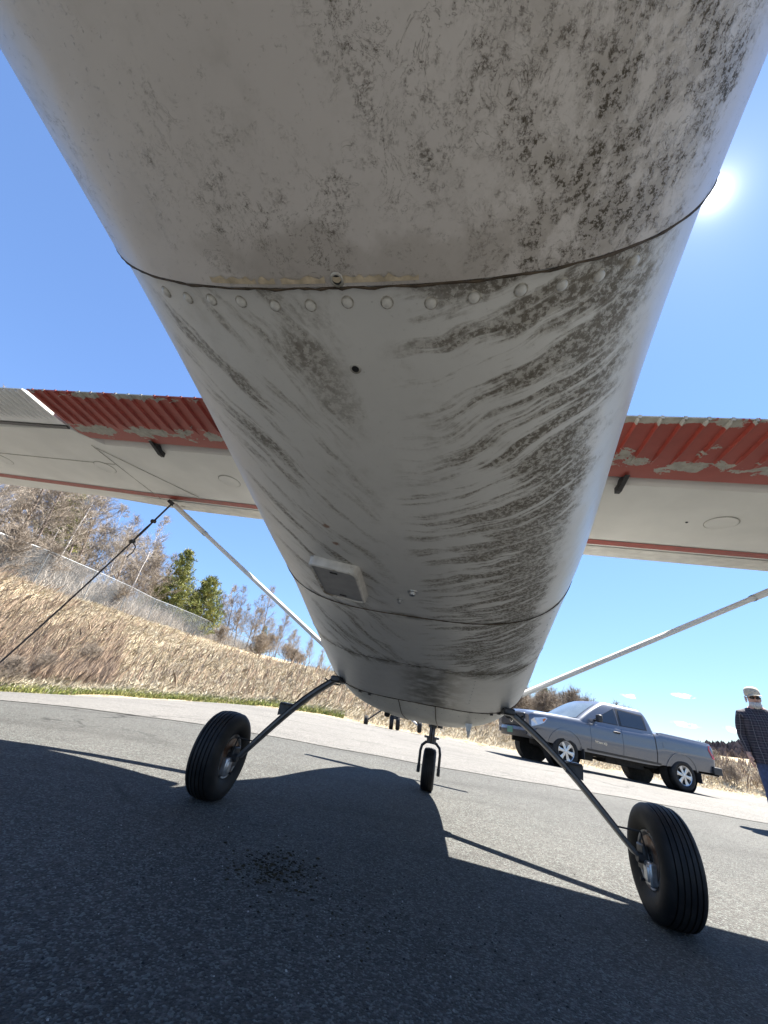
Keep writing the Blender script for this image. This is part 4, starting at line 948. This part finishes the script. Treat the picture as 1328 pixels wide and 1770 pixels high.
MB().box((-.35, -.3, .44), (.42, 1.3, .22)).build('fuel_tank', M_UNDERB, TR, bevel=.03); MB().tube([(.4, .9, .40), (.42, -.6, .38), (.55, -1.2, .40), (.6, -2.9, .45)], .04, 8).build('exhaust_pipe', M_UNDERB, TR)
MB().box((-.3, 1.0, .42), (.5, .5, .25)).build('gearbox', M_UNDERB, TR, bevel=.03)
for s in (-1, 1):
    for yc in (1.93, -1.92): MB().box((s*.93, yc-.53, .42), (.20, .02, .26)).build('mud_flap', M_PLAST, TR)
# cab
def cab_ring(z):
    u = (z-1.28)/(1.94-1.28); yf = float(herm(u, [0, .45, .85, 1], [1.52, 1.10, .66, .46])); yr = float(herm(u, [0, .3, .8, 1], [-1.14, -1.10, -1.00, -.90])); hw = float(herm(u, [0, .25, .8, .93, 1], [.945, .90, .785, .735, .66])); return yf, yr, hw
def cab():
    P = []
    for z in list(np.linspace(1.27, 1.86, 12))+[1.89, 1.915, 1.932, 1.94]:
        yf, yr, hw = cab_ring(z); r = .12; ring = []
        for cx, cy, a0 in ((hw-r, yf-.16, 0), (-hw+r, yf-.16, 90), (-hw+r, yr+r, 180), (hw-r, yr+r, 270)):
            for a in np.linspace(a0, a0+90, 7): ring.append((cx+r*math.cos(rad(a)), cy+(.16 if a0 < 180 else r)*math.sin(rad(a)), z))
            if a0 == 0:
                for t in np.linspace(.15, .85, 5): ring.append(((hw-r)*(1-2*t), yf+.07*math.sin(math.pi*t), z))
        P.append(ring)
    mb = MB().grid(np.array(P), cv=True, flip=True); n = len(P[0]); o = len(mb.v); c = np.mean(P[-1], axis=0)+np.array([0, 0, .015]); mb.v.append(tuple(c))
    for i in range(n): mb.f.append((o-n+i, o-n+(i+1) % n, o)); mb.mi.append(0)
    return mb.build('cab', M_CAR, TR, ang=40)
cabo = cab()
def sidepane(name, poly, mat, off=.006, s=-1, parent=None, n=8):
    """a pane on the cab side: poly gives for each end (y) the low and high z"""
    P = []
    for k in range(n+1):
        t = k/n; col = []
        (y0, a0, b0), (y1, a1, b1) = poly
        for q in np.linspace(0, 1, 6):
            z = (a0+(a1-a0)*t)*(1-q)+(b0+(b1-b0)*t)*q; yb = y0+(y1-y0)*t; col.append((s*(cab_ring(z)[2]+off), yb, z))
        P.append(col)
    return MB().grid(np.array(P)).build(name, mat, parent or cabo)
for s in (-1, 1):
    sidepane('window_frame', ((.98, 1.345, 1.37), (.14, 1.35, 1.82)), M_PLAST, .004, s); sidepane('door_window', ((.90, 1.36, 1.40), (.17, 1.37, 1.795)), M_CGLASS, .008, s)
    sidepane('window_frame', ((.11, 1.35, 1.83), (-.86, 1.375, 1.79)), M_PLAST, .004, s); sidepane('rear_window', ((.02, 1.375, 1.795), (-.80, 1.395, 1.755)), M_CGLASS, .008, s)
    # doors as skins standing just proud of the body, so that their edges show
    for nm, ya, yb in (('door', 1.12, .085), ('door', .065, -.98)):
        P = []
        for y in np.linspace(ya, yb, 14):
            zz = np.linspace(.60, 1.30, 16); P.append([(s*(tw(y, zz[0])-.006), y, zz[0]-.004)]+[(s*(tw(y, z)+.007), y, z) for z in zz]+[(s*(tw(y, zz[-1])-.006), y, zz[-1]+.004)])
        P = [[(p[0]-s*.012, p[1]+.004, p[2]) for p in P[0]]]+P+[[(p[0]-s*.012, p[1]-.004, p[2]) for p in P[-1]]]
        d = MB().grid(np.array(P), flip=(s > 0)).build(nm, M_CAR, TR, ang=40)
        yh = .26 if ya > 1 else -.08
        if ya > 1:
            xh = tw(yh, 1.16)
            MB().tube([(s*(xh+.01), yh+.10, 1.155), (s*(xh+.04), yh+.07, 1.16), (s*(xh+.04), yh-.09, 1.165), (s*(xh+.01), yh-.12, 1.16)], .016, 8).build('handle', M_PLAST, d)
            MB().box((s*(xh+.004), yh-.02, 1.15), (.012, .20, .07)).build('handle_recess', M_PLAST, d, bevel=.01)
    P = [[(s*(tw(y, z)+.009), y, z) for z in (.545, .575, .595)] for y in np.linspace(1.25, -1.2, 14)]
    MB().grid(np.array(P)).build('rocker_trim', M_PLAST, TR)
    # mirror
    mb = MB(); mb.box((s*1.13, .93, 1.42), (.17, .13, .20)); mb.build('mirror', M_PLAST, TR, bevel=.035); MB().box((s*1.0, .92, 1.36), (.16, .06, .05)).build('mirror_arm', M_PLAST, TR, bevel=.01)
    # headlight: swept lens, amber corner
    def lens(name, pts, mat, th=.018):
        MB().add([(s*(tw(y, z)+q), y+.5*q, z) for q in (-.02, th) for y, z in pts], [tuple(range(len(pts))), tuple(range(2*len(pts)-1, len(pts)-1, -1))]+[(i, (i+1) % len(pts), (i+1) % len(pts)+len(pts), i+len(pts)) for i in range(len(pts))]).build(name, mat, TR, smooth=False)
    lens('headlight', ((2.98, 1.02), (2.90, 1.09), (2.55, 1.16), (2.50, 1.13), (2.62, 1.0), (2.80, .92), (2.97, .86)), M_LAMP); lens('turn_signal', ((2.66, 1.08), (2.58, 1.125), (2.54, 1.115), (2.62, 1.03)), M_AMBER, .024)
    MB().add([(s*(.80), 3.0, .88), (s*.86, 2.93, .90), (s*.86, 2.94, 1.04), (s*.78, 3.0, 1.04), (s*.55, 3.045, 1.03), (s*.55, 3.05, .90)], [(0, 1, 2, 3), (0, 3, 4, 5)]).build('headlight_front', M_LAMP, TR, smooth=False)
    # tail lamp
    MB().add([(s*(tw(y, z)+q), y, z) for q in (0.0, .014) for y, z in ((-3.10, .98), (-3.10, 1.33), (-2.97, 1.33), (-2.92, 1.22), (-3.02, 1.0))], [(0, 1, 2, 3, 4), (9, 8, 7, 6, 5)]+[(i, (i+1) % 5, (i+1) % 5+5, i+5) for i in range(5)]).build('tail_light', M_RED_L, TR, smooth=False)
    # bed rail cap and bed seam
    MB().grid(np.array([[(s*(tw(y, z)+.004+d), y, z+e) for z, d, e in ((float(herm(y, TY, T_TOP))-.03, 0, 0), (float(herm(y, TY, T_TOP))-.004, .004, .01), (float(herm(y, TY, T_TOP))-.002, -.06, .022))] for y in np.linspace(-3.08, -1.2, 16)])).build('bed_rail', M_PLAST2 if False else M_CAR, TR)
    MB().grid(np.array([[(s*(tw(-1.06, z)+.003), -1.06+d, z) for d in (-.014, .014)] for z in np.linspace(.54, 1.36, 12)])).build('bed_gap', M_UNDERB, TR)
# fuel door
MB().add([(-(tw(y, z)+.006), y, z) for y, z in ((-1.30, 1.02), (-1.30, 1.16), (-1.46, 1.16), (-1.46, 1.06), (-1.41, 1.02))], [(4, 3, 2, 1, 0)]).build('fuel_door', M_CAR, TR, smooth=False)
# windshield and rear glass
def front_glass(z0, z1, off, ext):
    P = []
    for z in np.linspace(z0, z1, 9):
        yf, yr, hw = cab_ring(z); P.append([((hw-.12)*t*ext, yf+.07*math.cos(t*math.pi/2)*1.0+off, z+off*.5) for t in np.linspace(-1, 1, 15)])
    return MB().grid(np.array(P), flip=True)
front_glass(1.33, 1.84, .010, .99).build('windshield', M_WSG, cabo)
MB().grid(np.array([[(t*.60, cab_ring(z)[1]-.008, z) for t in np.linspace(-1, 1, 5)] for z in np.linspace(1.42, 1.78, 5)])).build('rear_glass', M_CGLASS, cabo)
for xw in (-.35, .25): MB().tube([(xw, 1.60, 1.335), (xw+.45, 1.52, 1.385)], .008, 5).build('wiper', M_PLAST, TR)
# nose: grille, bars, emblem, bumper, plate
MB().box((0, 3.02, 1.01), (1.30, .10, .36)).build('grille', M_PLAST, TR, bevel=.03)
for z in (.92, 1.0, 1.08): MB().box((0, 3.05, z), (1.12, .03, .022)).build('grille_bar', M_DARKM, TR, bevel=.004)
MB().lathe([(3.055, .105), (3.075, .105), (3.08, .085), (3.065, .08), (3.065, .001)], (0, 0, 1.0), 1, 28).build('emblem', M_CHROME, TR); MB().box((0, 3.082, 1.0), (.25, .012, .035)).build('emblem_bar', M_CHROME, TR, bevel=.004)
P = []
for t in np.linspace(-1, 1, 25):
    yb = 3.10-.16*abs(t)**3-.06*t*t; P.append([(t*.99, yb+a, z) for a, z in ((-.25, .56), (-.02, .55), (.02, .62), (.02, .72), (.0, .80), (-.06, .83), (-.3, .83))])
MB().grid(np.array(P)).build('front_bumper', M_BUMP if False else M_DARKM, TR); MB().grid(np.array([[(p[0]*1.0, p[1]+.004, p[2]) for p in (r[5], r[4], r[3])] for r in P])).build('bumper_cap', M_CAR, TR)
MB().box((0, 3.115, .70), (.31, .012, .16)).build('number_plate', M_PLATE_G, TR, bevel=.003); MB().box((-.0, 3.06, .64), (.9, .05, .10)).build('air_intake', M_PLAST, TR, bevel=.01)
for s in (-1, 1): MB().lathe([(3.02, .06), (3.045, .055), (3.04, .001)], (s*.72, 0, .68), 1, 16).build('fog_light', M_PLAST, TR)
P = [[(t*.98, -3.14-.09*(1-abs(t)**4)+a, z) for a, z in ((.2, .56), (.0, .55), (-.03, .60), (-.03, .74), (.0, .78), (.2, .78))] for t in np.linspace(-1, 1, 17)]
MB().grid(np.array(P), flip=True).build('rear_bumper', M_PLAST, TR); MB().box((0, -3.13, 1.05), (1.6, .03, .56)).build('tailgate', M_CAR, TR, bevel=.02)
MB().box((-.98, -3.12, .69), (.06, .30, .20)).build('bumper_end', M_PLAST, TR, bevel=.02)
# lettering on the driver's door
cu = bpy.data.curves.new('t', 'FONT'); cu.body = 'TITAN XD'; cu.size = .085; cu.extrude = .003; cu.align_x = 'CENTER'
tob = bpy.data.objects.new('t', cu); COL.objects.link(tob); bpy.context.view_layer.update(); me = bpy.data.meshes.new_from_object(tob.evaluated_get(bpy.context.evaluated_depsgraph_get())); bpy.data.objects.remove(tob)
me.materials.clear(); me.materials.append(M_CHROME); lo = bpy.data.objects.new('door_badge', me); COL.objects.link(lo); lo.parent = TR; lo.rotation_euler = (rad(90), 0, rad(-90)); lo.location = (-(tw(.82, .79)+.013), .82, .77)
# wheels
def tyre_prof(R_, W_):
    h = W_/2; return [(-h*.72, R_*.58), (-h*.95, R_*.66), (-h, R_*.80), (-h*.92, R_*.93), (-h*.74, R_*.985), (-h*.4, R_), (-h*.36, R_*.98), (-h*.28, R_*.98), (-h*.24, R_), (h*.24, R_), (h*.28, R_*.98), (h*.36, R_*.98), (h*.4, R_), (h*.74, R_*.985), (h*.92, R_*.93), (h, R_*.80), (h*.95, R_*.66), (h*.72, R_*.58)]
for s in (-1, 1):
    for yc in (1.93, -1.92):
        hub = MB().lathe([(s*.10, .06), (s*.125, .05), (s*.13, .001)], n=20).build('wheel', M_SILV, TR); hub.location = (s*.845, yc, .405)
        MB().lathe(tyre_prof(.405, .27), n=56).build('tyre', M_TYRE, hub, ang=50)
        MB().lathe([(s*.13, .252), (s*.12, .238), (s*.06, .225), (-s*.10, .22)], n=48).build('rim', M_SILV, hub)
        MB().lathe([(s*.055, .225), (s*.05, .001)], n=40).build('rim_well', M_UNDERB, hub)
        for k in range(6):
            a = k*math.pi/3+.2; c, sn = math.cos(a), math.sin(a); P = []
            for r, w, xx in ((.045, .040, .115), (.10, .036, .112), (.17, .042, .105), (.235, .062, .112)): P.append([(s*xx, r*c-w*sn, r*sn+w*c), (s*(xx+.008), r*c, r*sn), (s*xx, r*c+w*sn, r*sn-w*c), (s*(xx-.03), r*c+w*sn*.8, r*sn-w*c*.8), (s*(xx-.03), r*c-w*sn*.8, r*sn+w*c*.8)])
            MB().grid(np.array(P), cv=True).build('spoke', M_SILV, hub)
        for k in range(6): a = k*math.pi/3+.72; MB().lathe([(s*.115, .011), (s*.135, .010), (s*.135, .001)], (0, .07*math.cos(a), .07*math.sin(a)), 0, 8).build('lug_nut', M_CHROME, hub)
# ================================================================== the man at the right edge
def man():
    az, dist = 43.75, 8.7
    x, y = dist*math.sin(rad(az)), dist*math.cos(rad(az)); z = float(gz(x, y))
    face = math.atan2(x, -y)            # local -Y looks back at the camera
    root = empty('person', (x, y, z), -rad(az)+rad(14), label='man in cap, sunglasses, white beard and dark plaid shirt at the right edge', cat='person')
    V = []; E_ = []; Rr = []
    def vtx(p, r, par=None): V.append(p); Rr.append(r if isinstance(r, tuple) else (r, r)); (E_.append((par, len(V)-1)) if par is not None else None); return len(V)-1
    pel = vtx((0, .0, .96), (.165, .125)); wst = vtx((0, -.01, 1.10), (.21, .15), pel); chs = vtx((0, .0, 1.32), (.23, .155), wst); upc = vtx((0, .01, 1.45), (.16, .11), chs); nk = vtx((0, -.005, 1.54), .06, upc); hd = vtx((0, -.03, 1.63), (.078, .095), nk); ht = vtx((0, -.02, 1.72), (.078, .092), hd); vtx((0, -.015, 1.765), (.05, .06), ht)
    for s in (-1, 1):
        sh = vtx((s*.20, .01, 1.435), .075, upc); ub = vtx((s*.225, .035, 1.30), .085, sh); el = vtx((s*.235, .07, 1.15), .072, ub); fa = vtx((s*.228, .03, 1.02), .06, el); wr = vtx((s*.235, -.01, .92), .031, fa)
        pm_ = vtx((s*.24, -.025, .86), (.020, .038), wr)
        for k, (dy, ln) in enumerate(((-.036, .07), (-.012, .082), (.012, .078), (.034, .06))):
            a = vtx((s*.238, -.025+dy, .815), .0105, pm_); b = vtx((s*.230, -.03+dy, .815-ln*.5), .0095, a); vtx((s*.215, -.033+dy, .815-ln), .008, b)
        t1 = vtx((s*.225, -.068, .865), .012, pm_); vtx((s*.215, -.08, .825), .010, t1)
        hp = vtx((s*.095, .0, .88), (.10, .105), pel); th = vtx((s*.11, -.005, .70), .088, hp); kn = vtx((s*.115, -.015, .49), .066, th); cf = vtx((s*.12, .01, .34), .064, kn); an = vtx((s*.125, .02, .10), .052, cf); fo = vtx((s*.135, -.06, .055), (.045, .04), an); vtx((s*.145, -.15, .045), (.045, .032), fo)
    me = bpy.data.meshes.new('body'); me.from_pydata(V, E_, []); ob = bpy.data.objects.new('tmp', me); COL.objects.link(ob)
    sk = ob.modifiers.new('s', 'SKIN'); sk.use_smooth_shade = True; sb = ob.modifiers.new('d', 'SUBSURF'); sb.levels = 2; sb.render_levels = 2
    for i, r in enumerate(Rr): me.skin_vertices[0].data[i].radius = r
    me.skin_vertices[0].data[0].use_root = True
    bpy.context.view_layer.update(); m2 = bpy.data.meshes.new_from_object(ob.evaluated_get(bpy.context.evaluated_depsgraph_get())); bpy.data.objects.remove(ob); m2.name = 'body'
    m2.materials.clear()
    for q in (M_SKIN, M_PLAID, M_JEAN, M_SHOE): m2.materials.append(q)
    for p in m2.polygons:
        c = p.center; arm = abs(c.x) > .18 and c.z < 1.25
        p.material_index = 3 if c.z < .10 else (0 if (c.z > 1.52 or (arm and c.z < .93 and abs(c.x) > .19)) else (1 if c.z > .90 else 2)); p.use_smooth = True
    bo = bpy.data.objects.new('body', m2); COL.objects.link(bo); bo.parent = root
    # shirt hem and collar, cap with visor, glasses, beard, hair, nose, ears
    a = np.linspace(0, 2*np.pi, 28, endpoint=False)
    MB().grid(np.array([[(rx*math.cos(t)*(1+.03*math.sin(5*t)), ry*math.sin(t)-.005, z) for t in a] for rx, ry, z in ((.205, .165, .80), (.203, .163, .88), (.195, .152, 1.0), (.19, .145, 1.08))]), cv=True).build('shirt_hem', M_PLAID, root)
    MB().grid(np.array([[(rx*math.cos(t), ry*math.sin(t)+oy, z+.02*math.sin(t)) for t in a] for rx, ry, z, oy in ((.115, .10, 1.495, 0), (.082, .08, 1.53, -.005), (.080, .078, 1.555, -.005), (.10, .095, 1.515, 0))]), cv=True).build('collar', M_PLAID, root)
    MB().grid(np.array([[(.093*math.cos(t)*k, .112*math.sin(t)*k-.02, z) for t in a] for k, z in ((1.0, 1.705), (1.03, 1.74), (.97, 1.785), (.75, 1.815), (.4, 1.83), (.02, 1.833))]), cv=True).build('cap', M_CAP, root)
    MB().grid(np.array([[(.085*t, -.115-.075*math.sqrt(max(0, 1-t*t))*k, 1.715-.016*k-.012*t*t) for t in np.linspace(-1, 1, 13)] for k in (0, .5, 1)]+[[(.085*t, -.115-.075*math.sqrt(max(0, 1-t*t))*k, 1.705-.016*k-.012*t*t) for t in np.linspace(-1, 1, 13)] for k in (1, .5, 0)])).build('cap_visor', M_CAP, root)
    gl = MB()
    for s in (-1, 1): gl.grid(np.array([[(s*.036+.031*math.cos(t)*k, -.118-.008*(1-k)+.012*abs(math.cos(t)), 1.668+.022*math.sin(t)*k) for t in a] for k in (1.0, .6, .05)]), cv=True)
    for s in (-1, 1): gl.tube([(s*.067, -.105, 1.672), (s*.082, -.06, 1.675), (s*.084, .0, 1.672)], .004, 5)
    gl.tube([(-.012, -.122, 1.674), (.012, -.122, 1.674)], .004, 5); gl.build('sunglasses', M_PLAST, root)
    P = []
    for k, z, d in ((.80, 1.618, .0), (.93, 1.598, .006), (.97, 1.570, .014), (.82, 1.545, .020), (.5, 1.525, .018), (.05, 1.515, .012)):
        P.append([(.077*k*math.sin(t), -.035-.088*k*math.cos(t)-d*math.cos(t)*.8+.004*math.sin(9*t), z-.012*math.cos(t)) for t in np.linspace(-1.75, 1.75, 25)])
    MB().grid(np.array(P)).build('beard', M_BEARD, root)
    MB().grid(np.array([[(.026*math.sin(t)+.0, -.128-.004*math.cos(t), 1.612+.007*math.cos(2*t)*k) for t in np.linspace(-1.5, 1.5, 7)] for k in (-1, 1)])).build('mouth', M_LIP, root)
    MB().add([(0, -.112, 1.675), (-.011, -.116, 1.64), (.011, -.116, 1.64), (0, -.145, 1.640), (-.016, -.115, 1.628), (.016, -.115, 1.628), (0, -.136, 1.628)], [(0, 1, 3), (0, 3, 2), (1, 4, 6, 3), (3, 6, 5, 2)]).build('nose', M_SKIN, root)
    for s in (-1, 1):
        MB().grid(np.array([[(s*(.080+.010*k), -.01+.020*math.cos(t)*(1-.3*k), 1.655+.032*math.sin(t)*(1-.25*k)) for t in a] for k in (0, 1)]), cv=True).build('ear', M_SKIN, root)
        MB().grid(np.array([[(s*(.078+.004*k), .015+.075*u, 1.70-.09*v) for u in np.linspace(-.3, 1, 4)] for v, k in ((0, 1), (.5, 1), (1, .2))])).build('hair', M_BEARD, root)
    return root
def plaid():
    m, N, b = new_mat('dark_plaid_cloth'); co = N.coord(); x, y, z = N.sep(co)
    xs_ = N.m('ADD', x, N.m('MULTIPLY', y, .6))
    def bands(q, f, w, ph=0.0): return N.m('LESS_THAN', N.m('ABSOLUTE', N.m('SUBTRACT', N.m('FRACT', N.m('ADD', N.m('MULTIPLY', q, f), ph)), .5)), w)
    a = N.m('ADD', bands(xs_, 15, .16), bands(z, 14, .16)); w = N.m('MAXIMUM', bands(xs_, 15, .035, .5), bands(z, 14, .035, .5))
    c = N.mix(N.m('MULTIPLY', a, .5), c4((.012, .013, .022)), c4((.055, .045, .055))); c = N.mix(N.m('MULTIPLY', w, .5), c, c4((.22, .205, .21)))
    N.link(c, b.inputs['Base Color']); b.inputs['Roughness'].default_value = .9; N.link(N.bump(N.noise(co, 12, 4), .6, .03), b.inputs['Normal']); return m
M_SKIN = pm('skin', (.46, .27, .20), .55, 0, .1, 20); M_PLAID = plaid(); M_JEAN = pm('blue_jeans', (.035, .055, .12), .85, 0, .25, 25, bump=.4, bscale=14); M_SHOE = pm('dark_shoe', (.03, .026, .022), .6, 0, .2, 20)
M_CAP = pm('tan_cap', (.42, .37, .28), .8, 0, .15, 30); M_BEARD = pm('white_beard', (.45, .43, .40), .9, 0, .2, 60, bump=.8, bscale=90); M_LIP = pm('lips', (.25, .11, .09), .6)
man()

# ================================================================== small wheeled machine far beyond the nose
CX_, CY_ = 1.45, 17.55
CT = empty('equipment_cart', (CX_, CY_, float(gz(CX_, CY_))+.006), rad(-4), label='small grey wheeled cart with black tyres beyond the taxiway, seen under the cowling', cat='cart')
M_CART = pm('cart_metal', (.40, .41, .42), .5, .3, .2, 6)
for xw, r in ((-1.15, .2), (-.13, .26), (.13, .26), (1.0, .22)):
    MB().lathe([(-.07, r*.5), (-.08, r*.85), (-.05, r), (.05, r), (.08, r*.85), (.07, r*.5)], (xw, 0, r), 0, 20).build('tyre', M_TYRE, CT); MB().lathe([(-.05, .001), (-.06, r*.5), (.06, r*.5), (.05, .001)], (xw, 0, r), 0, 14).build('wheel', M_CART, CT)
MB().box((0, .15, .75), (.62, .5, .34)).build('housing', M_CART, CT, bevel=.05); MB().box((0, -.1, .62), (.16, .1, .5)).build('leg', M_PLAST, CT, bevel=.02)
MB().tube([(.1, .1, .75), (.55, .05, .5), (1.0, 0, .22)], .035, 8).build('outrigger', M_CART, CT); MB().tube([(-.1, .1, .85), (-.6, .05, .62), (-1.15, 0, .2)], .03, 8).build('outrigger', M_PLAST, CT)
MB().box((.25, .1, .93), (.14, .14, .18)).build('motor', M_CART, CT, bevel=.02)

# ================================================================== litter on the apron
def debris(name, n, cen, sx, sy, s0, s1, flat, mat, seed, label, cat, power=1.0):
    g = np.random.default_rng(seed); V = []; F = []
    for k in range(n):
        x, y = cen[0]+g.normal(0, sx), cen[1]+g.normal(0, sy)
        if x*x+y*y < .1: continue
        s = s0+(s1-s0)*g.random()**2.5; o = len(V); a = g.uniform(0, 6.28); z = float(gz(x, y)); m = 7
        for i in range(m):
            t = a+6.283*i/m; r = s*g.uniform(.55, 1.1); V.append((x+r*math.cos(t), y+r*math.sin(t)*.75, z-.001+s*flat*.25*g.random()))
        for i in range(m):
            t = a+6.283*i/m; r = s*g.uniform(.3, .6); V.append((x+r*math.cos(t), y+r*math.sin(t)*.75, z+s*flat*g.uniform(.6, 1.1)))
        for i in range(m): F.append((o+i, o+(i+1) % m, o+m+(i+1) % m, o+m+i))
        F.append(tuple(o+m+i for i in range(m)))
    me = bpy.data.meshes.new(name); me.from_pydata(V, [], F); me.materials.append(mat); me.update(); o = bpy.data.objects.new(name, me); COL.objects.link(o); tag(o, label, cat, kind='stuff')
M_DEB = pm('rotten_leaves', (.030, .024, .013), .95, 0, .5, 25, bump=.8, bscale=60, spec=.1); M_PEB = pm('pale_grit', (.34, .33, .31), .8, 0, .3, 40)
M_GRIT = pm('dark_grit', (.018, .017, .016), .9, 0, .4, 40)
debris('leaf_litter', 420, (-.24, 1.90), .085, .09, .003, .011, .4, M_DEB, 41, 'dark clump of rotten leaf litter on the shaded asphalt below the belly', 'litter')
debris('leaf_litter', 140, (-.02, 1.66), .17, .10, .002, .007, .4, M_DEB, 42, 'loose trail of dark leaf crumbs beside the clump of litter', 'litter')
debris('dark_grit', 800, (.0, 1.5), .7, .5, .002, .006, .6, M_GRIT, 43, 'dark grit scattered over the shaded asphalt in the foreground', 'grit')
debris('pale_grit', 300, (-.1, 1.6), .8, .45, .001, .0042, .8, M_PEB, 44, 'pale specks of grit scattered over the shaded asphalt in the foreground', 'grit')
